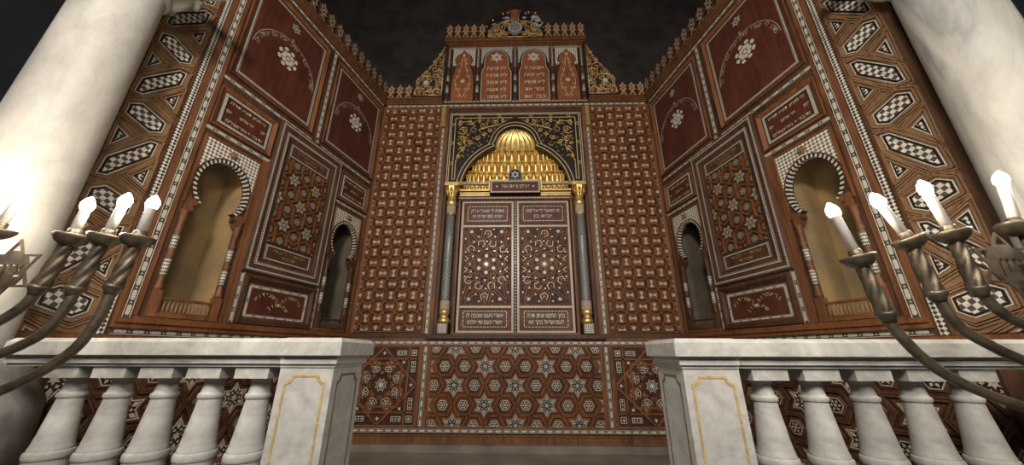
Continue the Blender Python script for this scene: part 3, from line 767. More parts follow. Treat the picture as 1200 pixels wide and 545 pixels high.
for s in (-1, 1):
    c = s * .280
    q = Pd.part('tablet_spandrel', 'grey_inlay'); q.rect(c - .236, c + .236, 4.16, 4.446, .01, .026); 
    q = Pd.part('arch_dark_band', 'black')  # black band outlining the tablet arch
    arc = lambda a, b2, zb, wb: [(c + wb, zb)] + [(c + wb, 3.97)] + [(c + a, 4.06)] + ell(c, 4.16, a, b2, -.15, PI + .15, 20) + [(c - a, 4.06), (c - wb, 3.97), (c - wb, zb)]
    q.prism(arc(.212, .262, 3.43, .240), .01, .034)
    q = Pd.part('tablet', 'tablet', None, 'red-brown tablet with five lines of pale Hebrew letters, %s of the two' % ('left' if s < 0 else 'right')); q.prism(arc(.178, .228, 3.445, .218), .01, .044); tb = Pd.now(q)
    q = Pd.part('tablet_edging', 'pearl', tb); q.ring(arc(.186, .236, 3.440, .224), arc(.178, .228, 3.447, .216), .03, .046)
    q = Pd.part('tablet_star', 'pearl', tb); q.prism(star(c, 4.245, .105, .058, 6, PI / 2), .04, .050); 
    q = Pd.part('tablet_star_lines', 'glass_dark', tb)
    for k in range(6): a = k * PI / 3 + PI / 2; q.seg((c, 4.245), (c + .085 * cos(a), 4.245 + .085 * sin(a)), .006, .05, .0515)
    q = Pd.part('tablet_lettering', 'pearl', tb)
    for k, r_ in enumerate(rowsR if s > 0 else rowsL): text(q, r_, c + .005, 4.005 - k * .132, .056, .0455, .30 if k % 3 else .28, .0016)
    # outer floral panels
    c = s * .778
    q = Pd.part('lattice_spandrel', 'mosaic_spandrel'); q.rect(c - .172, c + .172, 4.12, 4.446, .01, .026)
    half = [(.168, 3.435), (.172, 3.72), (.160, 3.90), (.132, 4.03), (.092, 4.14), (.118, 4.16), (.128, 4.21), (.112, 4.28), (.070, 4.33), (.030, 4.36), (0, 4.425)]
    mk = lambda k_, dz: [(c + x * k_ + (.0 if x == 0 else 0), z + dz) for x, z in half] + [(c - x * k_, z + dz) for x, z in half[-2::-1]]
    q = Pd.part('ogee_dark_band', 'black'); q.prism(mk(1.06, 0), .01, .034)  # black band outlining the ogee head
    q = Pd.part('floral_panel', 'tablet', None, 'ogee-headed panel with thin gold scrolling flowers, %s end' % ('left' if s < 0 else 'right')); q.prism(mk(.95, -.012), .01, .044); fp = Pd.now(q)
    q = Pd.part('flower_inlay', 'bone', fp)
    q.prism(star(c, 3.80, .042, .02, 8), .04, .048); q.prism(star(c, 4.30, .026, .013, 8), .04, .048)
    for t in (-1, 1):
        for (uu, zz, r, a0, tn) in ((.05, 3.64, .036, 0, .9), (.085, 3.74, .03, 1, -.9), (.08, 3.90, .034, 3, .9), (.055, 4.0, .03, 1, -.9), (.045, 4.12, .026, 0, .8), (.05, 3.53, .026, 2, .9), (.10, 3.66, .02, 2, .9), (.03, 4.2, .02, 2, .9)):
            q.path([(c + t * x, y) for x, y in spiral(uu, zz, r, .006, a0, tn, 12)], .0055, .044, .0470)
        q.path([(c, 3.50), (c + t * .04, 3.58), (c + t * .10, 3.70), (c + t * .11, 3.82), (c + t * .06, 3.94), (c + t * .03, 4.08), (c + t * .02, 4.22), (c, 4.30)], .005, .044, .0468)
Pd.done()

# ------------------------------------------------------------------ cresting
def finial_part(T, fr, c, zb, h, p, d0, d1, nm='finial', far=False):
    half = [(.49, 0), (.20, .37), (.50, .42), (.34, .585), (.50, .75), (.19, .75), (0, 1.0)]
    P = [(c + x * p, zb + y * h) for x, y in half] + [(c - x * p, zb + y * h) for x, y in half[-2::-1]]
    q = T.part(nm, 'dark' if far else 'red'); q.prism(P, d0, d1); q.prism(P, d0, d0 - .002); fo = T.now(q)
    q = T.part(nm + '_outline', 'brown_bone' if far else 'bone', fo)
    cz = zb + h * .585
    for tri in (0, 1):
        V = [(c + .36 * p * cos(a), cz + .34 * h * sin(a)) for a in [PI / 2 + tri * PI + k * 2 * PI / 3 for k in range(3)]]
        q.path(V, .0055, d1 - .001, d1 + .0015, True)
    q.path([(c - .36 * p, zb + .04 * h), (c, zb + .40 * h), (c + .36 * p, zb + .04 * h)], .0055, d1 - .001, d1 + .0015)
    q = T.part(nm + '_bead', 'pearl', fo); q.disc(c, cz, .009, d1 - .001, d1 + .004, 6)
def cresting(name, label, fr, u0, u1, zb, h, d0, d1, n=None, cornice=None):
    zb += .001
    T = Thing(name, label, 'cresting', fr.P((u0 + u1) / 2, zb, d0), fr)
    p = (u1 - u0) / n
    q = T.part('base_rail', 'orange')
    if cornice:
        for (a, b2, e) in cornice: q.box(u0, u1, a, b2, -.06, e)
    else: q.box(u0, u1, zb + .001, zb + .014, d0 - .004, d1 + .004)
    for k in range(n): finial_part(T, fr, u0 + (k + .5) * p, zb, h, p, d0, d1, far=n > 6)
    return T.done()
cresting('star_cresting', 'short row of star finials on the ark wall, left of the tablets', BK, -1.875, -1.492, 3.464, .275, .02, .045, 3)
cresting('star_cresting', 'short row of star finials on the ark wall, right of the tablets', BK, 1.492, 1.875, 3.464, .275, .02, .045, 3)
for s in (-1, 1):
    mb = MB(BK)
    for (a, b2, e) in cornC: mb.box(min(s * 1.05, s * 1.93), max(s * 1.05, s * 1.93), a, b2, -.10, e)
    trim([(mb, 'orange')])
cresting('star_cresting', 'top row of star finials over the cornice, left of the gilt crest', BK, -1.075, -.446, 4.562, .31, .07, .095, 5)
cresting('star_cresting', 'top row of star finials over the cornice, right of the gilt crest', BK, .446, 1.075, 4.562, .31, .07, .095, 5)
cresting('star_cresting', 'long row of star finials topping the left side wall', SL, .04, 2.44, 3.464, .275, .02, .045, 18)
cresting('star_cresting', 'long row of star finials topping the right side wall', SR, .04, 2.44, 3.464, .275, .02, .045, 18)

# ------------------------------------------------------------------ pierced scroll brackets
for s in (-1, 1):
    T = Thing('scroll_bracket', 'pierced gilt scrollwork bracket with pearl flower, %s of the tablets' % ('left' if s < 0 else 'right'), 'bracket', BK.P(s * 1.25, 3.515, 0), BK)
    q = T.part('scrollwork', 'gold_wood')
    X = lambda P, r, n=6: q.tube([(s * u, z, .035 + .012 * sin(i * .9)) for i, (u, z) in enumerate(P)], r, n)
    X(ngon(1.305, 3.745, .150, 20) + [ngon(1.305, 3.745, .150, 20)[0]], .018)
    X([(1.47, 3.53), (1.46, 3.60), (1.42, 3.74), (1.38, 3.90), (1.30, 4.02), (1.24, 4.10), (1.20, 4.20), (1.14, 4.28), (1.11, 4.36), (1.07, 4.44)], .017)
    X([(1.075, 3.53), (1.075, 4.0), (1.075, 4.42)], .012)
    X([(1.07, 3.535), (1.48, 3.535)], .014)
    for (u, z, r, a0, t) in ((1.20, 4.02, .090, 0, 1.5), (1.30, 3.93, .060, 1.0, -1.4), (1.135, 4.20, .060, 2, 1.4), (1.13, 4.32, .036, 0, -1.3), (1.14, 3.89, .060, 3, -1.4), (1.43, 3.59, .050, 2, 1.4), (1.13, 3.60, .055, 0, 1.5), (1.20, 3.57, .040, 2, -1.3), (1.12, 3.74, .045, 1, 1.3), (1.38, 3.83, .045, 0, 1.3), (1.22, 4.14, .035, 1, 1.2), (1.34, 3.58, .035, 1, 1.3), (1.19, 3.90, .05, 2, 1.3), (1.12, 3.98, .04, 0, 1.3), (1.40, 3.67, .04, 1, -1.3), (1.24, 3.60, .045, 0, 1.4), (1.36, 3.70, .05, 2, 1.2), (1.26, 3.82, .05, 1, -1.2), (1.26, 3.68, .045, 3, 1.2), (1.16, 3.70, .04, 1, 1.3), (1.11, 4.10, .035, 2, 1.3), (1.11, 3.83, .035, 2, 1.2)):
        X(spiral(u, z, r, .010, a0, t, 18), .013)
    g = T.part('gilt_leaf', 'gold')
    for k, (u, z, a) in enumerate(((1.36, 3.90, .6), (1.25, 4.06, 2.0), (1.16, 4.16, .4), (1.10, 4.30, 1.4), (1.21, 3.95, 2.6), (1.44, 3.70, 1.2), (1.19, 3.84, -.4), (1.12, 3.66, 1.5), (1.38, 3.62, .3), (1.08, 4.42, 1.5), (1.30, 3.98, .9))):
        g.prism([(s * (u + .032 * cos(a)), z + .032 * sin(a)), (s * (u + .013 * cos(a + 1.6)), z + .013 * sin(a + 1.6)), (s * (u - .026 * cos(a)), z - .026 * sin(a)), (s * (u + .013 * cos(a - 1.6)), z + .013 * sin(a - 1.6))], .02, .062, .6)
    g = T.part('flower', 'pearl'); g.prism(star(s * 1.315, 3.75, .050, .036, 8), .02, .062, .8); g.disc(s * 1.315, 3.75, .016, .05, .072, 8, .6)
    T.done()

# ------------------------------------------------------------------ crest over the cornice
CF = Fr((0, D - 0.0, E - .155), (1, 0), (0, -1))
T = Thing('gilt_crest', 'arched gilt scroll crest with round pearl medallion above the tablets', 'crest', BK.P(0, 4.56, .1), CF)
q = T.part('scrollwork', 'gold_wood'); dC = .085
X = lambda P, r: q.tube([(u, z, dC + .01 * sin(i)) for i, (u, z) in enumerate(P)], r, 6)
X(ell(0, 4.74, .415, .34, 0, PI, 24), .017); X([(-.42, 4.735), (.42, 4.735)], .013)
for s in (-1, 1):
    for (u, z, r, a0, t) in ((.30, 4.82, .075, 0, 1.5), (.20, 4.93, .070, 1, -1.5), (.36, 4.80, .045, 2, 1.4), (.15, 4.80, .050, 0, 1.4), (.24, 4.78, .04, 3, -1.3), (.28, 4.94, .04, 2, 1.3), (.10, 5.01, .045, 0, 1.3), (.38, 4.765, .03, 0, 1.2), (.30, 4.90, .05, 2, 1.4), (.20, 4.84, .045, 0, -1.4), (.16, 5.0, .035, 1, 1.2), (.33, 4.76, .03, 1, -1.2), (.22, 4.77, .03, 0, 1.2)):
        X([(s * x, y) for x, y in spiral(u, z, r, .01, a0, t, 16)], .012)
q = T.part('gilt_leaf', 'gold')
for s in (-1, 1):
    for (u, z, a) in ((.28, 4.80, .4), (.20, 4.87, 1.2), (.33, 4.88, 2), (.14, 4.95, .8), (.24, 4.98, 2.2), (.38, 4.80, 1), (.12, 4.78, 0)): q.prism([(s * (u + .034 * cos(a)), z + .034 * sin(a)), (s * (u + .014 * cos(a + 1.6)), z + .014 * sin(a + 1.6)), (s * (u - .026 * cos(a)), z - .026 * sin(a)), (s * (u + .014 * cos(a - 1.6)), z + .014 * sin(a - 1.6))], .09, .14, .6)
q = T.part('medallion', 'grey_inlay'); q.prism(star(0, 4.875, .115, .100, 10), .09, .145); q = T.part('medallion_ring', 'column_mosaic'); q.disc(0, 4.875, .082, .12, .150, 20); 
q = T.part('crown', 'ruby')
q.prism([(-.09, 5.02), (-.06, 5.10), (-.075, 5.20), (-.10, 5.27), (-.05, 5.25), (-.03, 5.30), (0, 5.27), (.03, 5.30), (.05, 5.25), (.10, 5.27), (.075, 5.20), (.06, 5.10), (.09, 5.02)], .08, .12)
q = T.part('crown_ribs', 'gold_wood')
for x in (-.05, -.018, .018, .05): q.tube([(x, 5.0, .125), (x * 1.1, 5.10, .13), (x * 1.2, 5.20, .125)], .007, 5)
for k in range(5): q.tube([(-.07, 5.03 + k * .05, .122), (.07, 5.05 + k * .05, .122)], .005, 5)
T.done()
T = Thing('stained_roundel', 'dark arched stained glass fanlight with amber and white pieces behind the crest', 'window', BK.P(0, 4.72, -.06), Fr((0, D - .0, E - .04), (1, 0), (0, -1)))
q = T.part('leaded_glass', 'glass_dark'); q.prism(ell(0, 4.75, .56, .62, 0, PI, 30) + [(-.56, 4.601), (.56, 4.601)], -.09, -.06)
q = T.part('lead_rim', 'recess'); q.ring(ell(0, 4.75, .58, .64, 0, PI, 30), ell(0, 4.75, .56, .62, 0, PI, 30), -.09, -.05)
q = T.part('amber_glass', 'amber')
for (x, z) in ((-.46, 5.02), (-.36, 5.16), (-.20, 5.30), (-.12, 5.32), (.22, 5.32), (.36, 5.22), (.44, 5.08), (.26, 5.12), (.17, 5.30), (-.20, 5.08), (.33, 5.30)): q.disc(x, z, .018, -.07, -.045, 8, .7)
q = T.part('white_glass', 'clear')
q.prism([(.27, 5.14), (.25, 5.22), (.31, 5.26), (.39, 5.20), (.42, 5.12), (.36, 5.10), (.31, 5.15)], -.07, -.048); q.prism([(.28, 5.08), (.33, 5.00), (.40, 4.98), (.44, 5.05), (.37, 5.04), (.33, 5.10)], -.07, -.048)
for (x, z, w) in ((-.33, 5.06, .05), (-.14, 5.20, .06), (.15, 5.20, .04), (-.42, 4.92, .03), (.46, 4.98, .03)): q.prism([(x - w, z), (x, z + w * .5), (x + w, z), (x, z - w * .3)], -.07, -.048)
T.done()

# ================================================================== SIDE WALLS
def arch_open(a, b2, c, zc, zend):
    """points of the horseshoe from lower right round to lower left"""
    t = math.asin((zc - zend) / b2)
    return ell(c, zc, a, b2, -t, PI + t, 30)
def side(sd):
    fr = SL if sd < 0 else SR; side_ = 'left' if sd < 0 else 'right'
    N1, N2 = 1.705, .335           # niche centres
    # carcass with two openings
    w = MB(fr)
    def hole(c):
        w.box(c - .205, c + .205, 1.56, 2.0, -.10, 0) if False else None
        A_ = arch_open(.188, .222, c, 1.20, 1.03)
        u0, u1 = c - .215, c + .215
        box_ = [toray2(p, c, 1.20, u0, u1, 1.0, 1.575) for p in A_]
        for i in range(len(A_) - 1):
            a, b2, c2, d2 = A_[i], A_[i + 1], box_[i + 1], box_[i]
            w.add([(*a, 0), (*b2, 0), (*c2, 0), (*d2, 0), (*a, -.05), (*b2, -.05)], [[0, 3, 2, 1], [0, 1, 5, 4]])
        for sg in (-1, 1):
            w.prism([(c + sg * .215, 1.0), (c + sg * .215, 1.12), (c + sg * .205, 1.575), (c + sg * .215, 1.575)], -.02, 0)
            w.prism([(c + sg * .215, 1.575), (c + sg * .12, 1.575), (c + sg * .215, 1.47)], -.02, -.0005)
            x = c + sg * .144
            w.prism([(c + sg * .215, 1.06), (x, 1.055), (x, .985), (c + sg * .215, .94)], -.05, -.0003)
            w.box(min(c + sg * .198, c + sg * .215), max(c + sg * .198, c + sg * .215), .235, 1.0, -.05, 0)
        w.box(u0, u1, .235, .25, -.05, 0)
    def toray2(p, cu, cz, u0, u1, z0, z1):
        du, dz = p[0] - cu, p[1] - cz; t = 1e9
        if du > 1e-9: t = min(t, (u1 - cu) / du)
        if du < -1e-9: t = min(t, (u0 - cu) / du)
        if dz > 1e-9: t = min(t, (z1 - cz) / dz)
        if dz < -1e-9: t = min(t, (z0 - cz) / dz)
        return (cu + du * t, cz + dz * t)
    for c in (N1, N2): hole(c)
    a, b_, c_, d_ = N2 - .215, N2 + .215, N1 - .215, N1 + .215
    for (x0, x1, z0, z1) in ((0, a, -.93, 3.40), (b_, c_, -.93, 3.40), (d_, 2.45, -.93, 3.40), (a, b_, -.93, .235), (c_, d_, -.93, .235), (a, b_, 1.575, 3.40), (c_, d_, 1.575, 3.40)):
        w.add([(x0, z0, 0), (x1, z0, 0), (x1, z1, 0), (x0, z1, 0)], [[0, 1, 2, 3]])
    w.add([(2.45, -.93, 0), (2.45, 3.4, 0), (2.45, 3.4, -.42), (2.45, -.93, -.42)], [[0, 3, 2, 1]])
    w.add([(0, 3.4, 0), (2.45, 3.4, 0), (2.45, 3.4, -.42), (0, 3.4, -.42)], [[0, 1, 2, 3]])
    w.add([(0, -.93, -.42), (2.45, -.93, -.42), (2.45, 3.4, -.42), (0, 3.4, -.42)], [[0, 1, 2, 3]])
    struct(w, 'wall_' + side_, 'dark')
    # inlaid strips and stiles
    og, dm, dk = Trims(fr, 'orange'), Trims(fr, 'diamond'), Trims(fr, 'red')
    cs = lambda p, q, w_=.036: inlaid_strip(fr, p, q, w_)
    cs((.02, .120), (2.045, .120)); cs((.03, 3.365), (2.44, 3.365), .030)
    cs((2.0, .20), (2.0, 3.345), .042)
    cs((1.378, .22), (1.378, .625), .034); cs((.585, .22), (.585, .670), .030)
    cs((1.40, 1.622), (1.978, 1.622), .030); cs((.03, 1.622), (.585, 1.622), .028)
    cs((.06, 2.098), (.93, 2.098), .028); cs((1.04, 2.098), (1.978, 2.098), .028)
    cs((.985, 2.15), (.985, 3.345), .036)
    dm.rect(2.072, 2.108, .10, 3.345, -.001, .004)
    cs((.02, -.757), (2.43, -.757))
    og.box(1.405, 1.440, .215, 1.605, 0, .014); og.box(1.445, 1.468, .215, 1.605, 0, .008); og.box(.035, .062, .215, 1.605, 0, .012)
    og.box(2.026, 2.060, .14, 3.345, 0, .008); og.box(1.952, 1.974, .215, 3.345, 0, .010)
    og.box(.0, .03, .14, 3.345, 0, .010); og.box(2.118, 2.134, .10, 3.345, 0, .006)
    cn = MB(fr)
    for (a2, b2, e) in cornC: cn.box(0, 2.45, a2, b2, -.10, e)
    trim([(cn, 'orange')])
    dk.box(0, 2.06, .140, .170, 0, .03); dk.box(0, 2.06, .170, .195, 0, .045); dk.box(.02, 1.97, .195, .212, 0, .025)
    dk.box(0, 2.45, .065, .095, 0, .012); dk.box(0, 2.45, -.735, -.715, 0, .012)
    dk.box(.60, 1.40, 2.075, 2.088, 0, .016)
    q = MB(fr); q.box(0, 2.45, -.865, -.785, 0, .025); struct(q, 'baseboard_' + side_, 'orange')
    r_ = Thing('carved_rosette', 'small carved rosette over the star door on the %s side wall' % side_, 'carving', fr.P(.985, 2.118, 0), fr)
    z_ = r_.part('petals', 'dark'); z_.prism(star(.985, 2.118, .055, .032, 8), 0, .012); z_ = r_.part('button', 'chain'); z_.disc(.985, 2.118, .026, 0, .020, 10, .8); r_.done()
    # ---- medallion panels
    for c, wd in ((.497, 'beside the ark wall'), (1.507, 'beside the marble column')):
        T = Thing('medallion_panel', 'red panel with pearl medallion and lettered arc, %s side wall, %s' % (side_, wd), 'wall panel', fr.P(c, 2.21, 0), fr)
        T.part('panel_board', 'board').rect(c - .40, c + .40, 2.185, 3.255, 0, .003)
        f = T.part('moulding', 'red'); f.frame(c - .425, c + .425, 2.155, 3.285, .028, 0, .024, .006)
        f = T.part('chain_border', 'chain'); f.frame(c - .383, c + .383, 2.205, 3.235, .024, 0, .0045)
        m_ = T.part('medallion_pattern', 'pearl')
        zc = 2.722
        m_.disc(c, zc, .018, 0, .006, 8)
        for k in range(8):
            a = k * PI / 4
            m_.prism([(c + r * cos(a + t), zc + r * sin(a + t)) for r, t in ((.022, 0), (.042, .37), (.066, .32), (.072, 0), (.066, -.32), (.042, -.37))], 0, .006)
            a += PI / 8
            m_.prism([(c + r * cos(a + t), zc + r * sin(a + t)) for r, t in ((.074, 0), (.085, .22), (.106, .19), (.114, 0), (.106, -.19), (.085, -.22))], 0, .006)
        for k in range(16): a = (k + .5) * PI / 8; m_.prism(ngon(c + .098 * cos(a + .0), zc + .098 * sin(a), .006, 4), 0, .005)
        l_ = T.part('arc_lettering', 'brown_bone'); arctext(l_, 'פתחו לי שערי צדק אבא בם אודה יה' if c > 1 else 'ברכו יי כל מלאכיו גברי כח', c, 2.60, .304, rad(3), rad(177), .038, .0045)
        al = T.part('arc_line', 'grey_inlay'); al.path(ell(c, 2.60, .335, .335, rad(0), rad(180), 28), .005, 0, .0045)
        s_ = T.part('star', 'grey_inlay')
        for tri in (0, 1): s_.path(ngon(c, 3.115, .050, 3, PI / 2 + tri * PI), .008, 0, .0048, True)
        s_.prism(ngon(c, 3.115, .012, 6), 0, .0048); s_.seg((c, 2.935), (c, 2.975), .007, 0, .0048); s_.seg((c - .014, 2.96), (c + .014, 2.96), .006, 0, .0048)
        T.done()
    # ---- small framed inscription panels over the niches
    for c, wd in ((.317, 'small niche'), (1.688, 'large niche')):
        T = Thing('inscription_panel', 'small pearl-framed red panel with inlaid lettering above the %s, %s side wall' % (wd, side_), 'wall panel', fr.P(c, 1.70, 0), fr)
        x0, x1, z0, z1 = c - .205, c + .205, 1.698, 1.970
        T.part('panel_board', 'board').rect(x0, x1, z0, z1, 0, .004)
        T.part('moulding', 'red').frame(x0 - .045, x1 + .045, z0 - .042, z1 + .042, .030, 0, .022, .004)
        T.part('inlaid_frame', 'grey_inlay').frame(x0, x1, z0, z1, .020, 0, .008)
        T.part('inner_line', 'black').frame(x0 + .022, x1 - .022, z0 + .022, z1 - .022, .006, 0, .007)
        t_ = T.part('lettering', 'bone')
        text(t_, 'כי מציון תצא תורה', c, z1 - .066, .024, .0055, .31); text(t_, 'ודבר יי מירושלים', c, z0 + .040, .024, .0055, .31)
        text(t_, 'יהי שלום', c, 1.822, .024, .0055, .12)
        hd = fr.hand
        for t in (-1, 1): text(t_, 'אמן', c + t * .150, 1.822, .024, .0055, .04)
        T.done()
    # ---- star door
    T = Thing('star_door', 'carved door of interlaced stars with chain borders, %s side wall' % side_, 'cupboard door', fr.P(.997, .64, 0), fr)
    q = T.part('outer_moulding', 'dark'); q.frame(.585, 1.405, .628, 2.078, .026, 0, .016, .028); q.frame(.611, 1.379, .654, 2.052, .050, 0, .030, .020)
    q = T.part('chain_border', 'chain'); q.frame(.605, 1.388, .643, 2.064, .020, .01, .0305)
    q.frame(.668, 1.326, .700, 1.992, .022, .0, .027)
    q = T.part('inner_moulding', 'dark'); q.frame(.688, 1.306, .722, 1.970, .034, 0, .024, .010)
    T.part('door_board', 'dark').rect(.70, 1.30, .73, 1.96, 0, .004)
    for (z0, z1, tt) in ((.768, .900, ('שויתי יי לנגדי', 'תמיד')), (1.785, 1.918, ('מה טבו אהליך', 'יעקב'))):
        q = T.part('title_panel', 'dark'); q.frame(.740, 1.260, z0 - .016, z1 + .016, .012, 0, .014, .008); q.rect(.76, 1.24, z0, z1, 0, .007); tp = T.now(q)
        T.part('title_border', 'chain', tp).frame(.755, 1.245, z0, z1, .015, 0, .0105)
        t_ = T.part('title_lettering', 'gold_wood', tp); text(t_, tt[0], 1.0, z0 + .075, .026, .0085, .34); text(t_, tt[1], 1.0, z0 + .032, .026, .0085, .16)
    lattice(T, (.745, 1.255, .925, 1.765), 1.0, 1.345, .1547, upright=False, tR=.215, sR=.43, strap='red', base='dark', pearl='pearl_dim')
    T.done()
    # ---- lettered panel under the door
    T = Thing('lettered_panel', 'low red panel with arching pale letters below the star door, %s side wall' % side_, 'wall panel', fr.P(.99, .25, 0), fr)
    x0, x1, z0, z1 = .690, 1.298, .272, .536
    T.part('panel_board', 'board').rect(x0, x1, z0, z1, -.003, .0018)
    q = T.part('moulding', 'dark'); q.frame(x0 - .080, x1 + .062, z0 - .050, z1 + .080, .032, 0, .020, .024); q.frame(x0 - .046, x1 + .034, z0 - .020, z1 + .044, .022, 0, .024, .008)
    b1 = T.part('frame_ground', 'recess'); w1 = T.part('inlaid_frame_pattern', 'pearl'); rect_cart(b1, w1, x0, x1, z0, z1, .026, 0, .085, .016)
    l_ = T.part('lettering', 'bone'); hd = fr.hand; cc = .994
    arctext(l_, 'רשעידוא', cc - hd * .125, .350, .125, rad(35), rad(150), .030, .0062); arctext(l_, 'נראחרוה', cc + hd * .125, .350, .125, rad(30), rad(145), .030, .0062)
    arctext(l_, 'שאגסון', cc, .275, .125, rad(35), rad(145), .030, .0062)
    l_.prism(star(cc, .40, .016, .008, 6), 0, .0066)
    T.done()
    # ---- horseshoe niches
    for c, big in ((N2, 0), (N1, 1)):
        nm = 'large' if big else 'small'
        T = Thing('arched_niche', '%s horseshoe-arched niche with striped rim and %s, %s side wall' % (nm, 'ochre inside' if big else 'dark inside', side_), 'niche', fr.P(c, .235, 0), fr)
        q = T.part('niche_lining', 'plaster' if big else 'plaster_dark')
        x0, x1, z0, z1, dd = c - .215, c + .215, .235, 1.56, -.33
        q.add([(x0, z0, dd), (x1, z0, dd), (x1, z1, dd), (x0, z1, dd), (x0, z0, -.045), (x1, z0, -.045), (x1, z1, -.045), (x0, z1, -.045)], [[0, 1, 2, 3], [0, 3, 7, 4], [1, 5, 6, 2], [3, 2, 6, 7], [0, 4, 5, 1]])
        # striped voussoirs
        Ao = arch_open(.207, .242, c, 1.20, 1.02); Ai = arch_open(.180, .214, c, 1.20, 1.032)
        wv = T.part('pale_voussoirs', 'pearl'); bv = T.part('dark_voussoirs', 'black')
        Ao = densify(Ao, 2); Ai = densify(Ai, 2)
        for i in range(0, len(Ao) - 1):
            (wv if i % 2 == 0 else bv).prism([Ao[i], Ao[i + 1], Ai[i + 1], Ai[i]], -.03, .006)
        rim = T.part('arch_rim', 'dark'); rim.path(arch_open(.211, .246, c, 1.20, 1.015), .008, 0, .010)
        # mosaic spandrel
        spn = T.part('mosaic_spandrel', 'mosaic_spandrel'); B_ = arch_open(.216, .250, c, 1.20, 1.06)
        B_ = [p for p in B_ if p[1] > 1.10]
        def tr(p): return toray2(p, c, 1.20, c - .2165, c + .2165, 1.0, 1.550)
        for i in range(len(B_) - 1): 
            a2, b2 = B_[i], B_[i + 1]; c2, d2 = tr(b2), tr(a2)
            spn.add([(*a2, .004), (*b2, .004), (*c2, .004), (*d2, .004)], [[0, 3, 2, 1]])
        for sg in (-1, 1): spn.prism([(c + sg * .2165, 1.55), (c + sg * .14, 1.55), (c + sg * .2165, 1.46)], 0, .0038)
        f = T.part('spandrel_moulding', 'red'); f.path([(c - .222, 1.0), (c - .222, 1.558), (c + .222, 1.558), (c + .222, 1.0)], .012, 0, .014)
        T.part('keystone_boss', 'tan').disc(c - .0, 1.500, .026, 0, .030, 12, .7); kb = T.parts[-1][0]; kb.disc(c, 1.50, .032, 0, .012, 12)
        # brackets carrying the arch, and turned colonnettes
        for sg in (-1, 1):
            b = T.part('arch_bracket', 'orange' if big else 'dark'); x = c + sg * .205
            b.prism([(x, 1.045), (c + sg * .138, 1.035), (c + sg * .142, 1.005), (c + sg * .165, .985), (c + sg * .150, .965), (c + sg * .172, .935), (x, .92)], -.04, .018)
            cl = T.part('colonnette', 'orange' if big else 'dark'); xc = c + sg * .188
            cl.lathe(xc, .002, [(.026, .385), (.026, .41), (.018, .425), (.021, .44), (.016, .455), (.0175, .60), (.024, .615), (.024, .63), (.0175, .645), (.018, .77), (.025, .79), (.018, .81), (.016, .86), (.024, .89), (.022, .92), (.030, .945)], 14)
            cb = T.now(cl)
            q2 = T.part('colonnette_inlay', 'mosaic_fine', cb); q2.lathe(xc, .002, [(.0190, .475), (.0190, .59)], 14); q2.lathe(xc, .002, [(.0190, .655), (.0190, .76)], 14)
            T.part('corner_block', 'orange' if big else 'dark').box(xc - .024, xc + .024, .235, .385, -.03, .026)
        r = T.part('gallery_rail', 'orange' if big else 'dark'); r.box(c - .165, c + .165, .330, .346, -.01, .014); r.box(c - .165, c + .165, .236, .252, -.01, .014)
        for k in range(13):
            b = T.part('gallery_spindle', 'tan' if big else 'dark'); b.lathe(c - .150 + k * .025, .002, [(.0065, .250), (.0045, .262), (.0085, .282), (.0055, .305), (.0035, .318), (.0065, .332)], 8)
        T.part('niche_sill', 'red').box(c - .215, c + .215, .215, .236, -.04, .03)
        T.done()
    # ---- outer band of tilted hexagons and triangles
    T = Thing('hexagon_band_panel', 'tall outer panel of tilted mosaic hexagons and triangles beside the marble column, %s side wall' % side_, 'wall panel', fr.P(2.27, .1, 0), fr)
    x0, x1, z0, z1 = 2.135, 2.408, .100, 3.345
    T.part('panel_board', 'tan').rect(x0, x1, z0, z1, 0, .003)
    clip = (x0 + .003, x1 - .003, z0 + .003, z1 - .003)
    rd = T.part('ridge_moulding', 'tan'); mo, mo2, mt = 'mosaic', 'mosaic_b', 'mosaic_fine'
    HA = [(-.102, .032), (-.10, -.044), (-.043, -.082), (.102, -.032), (.10, .044), (.043, .082)]
    HB_ = [(-.106, .168), (-.060, .158), (.098, -.050), (.106, -.168), (.060, -.158), (-.098, .050)]
    TA = [(2.157, 2.333), (2.228, 2.222), (2.157, 2.185)]; TB = [(2.372, 1.900), (2.308, 1.862), (2.372, 1.757)]
    def inset(P, d):
        n = len(P); a = sum(P[i][0] * P[(i + 1) % n][1] - P[(i + 1) % n][0] * P[i][1] for i in range(n)); sg = 1 if a > 0 else -1; o = []
        for i in range(n):
            p0, p1, p2 = P[i - 1], P[i], P[(i + 1) % n]
            e1 = Vector((p1[0] - p0[0], p1[1] - p0[1])).normalized(); e2 = Vector((p2[0] - p1[0], p2[1] - p1[1])).normalized()
            n1 = Vector((-e1.y, e1.x)) * sg; n2 = Vector((-e2.y, e2.x)) * sg; m = (n1 + n2); L = m.length; m = m / L; k = d / max(.35, m.dot(n1))
            o.append((p1[0] + m.x * k, p1[1] + m.y * k))
        return o
    def cell(P, mos):
        for (o_, w_, h_) in ((-.046, .010, .014), (-.032, .007, .018), (-.018, .010, .022)):
            Q = inset(P, o_)
            for i in range(len(Q)): rd.seg(Q[i], Q[(i + 1) % len(Q)], w_, 0, h_, clip)
        pe = MB(fr); pe.prism(clip_poly(P, *clip), 0, .008)
        if not pe.f: return
        ti = pe.build('triangle_inlay' if mos is mt else 'hexagon_inlay', 'pearl', T.root, T.loc)
        gb = T.part('inlay_ground', 'black', ti); gb.prism(clip_poly(inset(P, .006), *clip), 0, .0088)
        q_ = T.part('chip_mosaic', mos, ti); q_.prism(clip_poly(inset(P, .019 if mos is not mt else .017), *clip), 0, .0096)
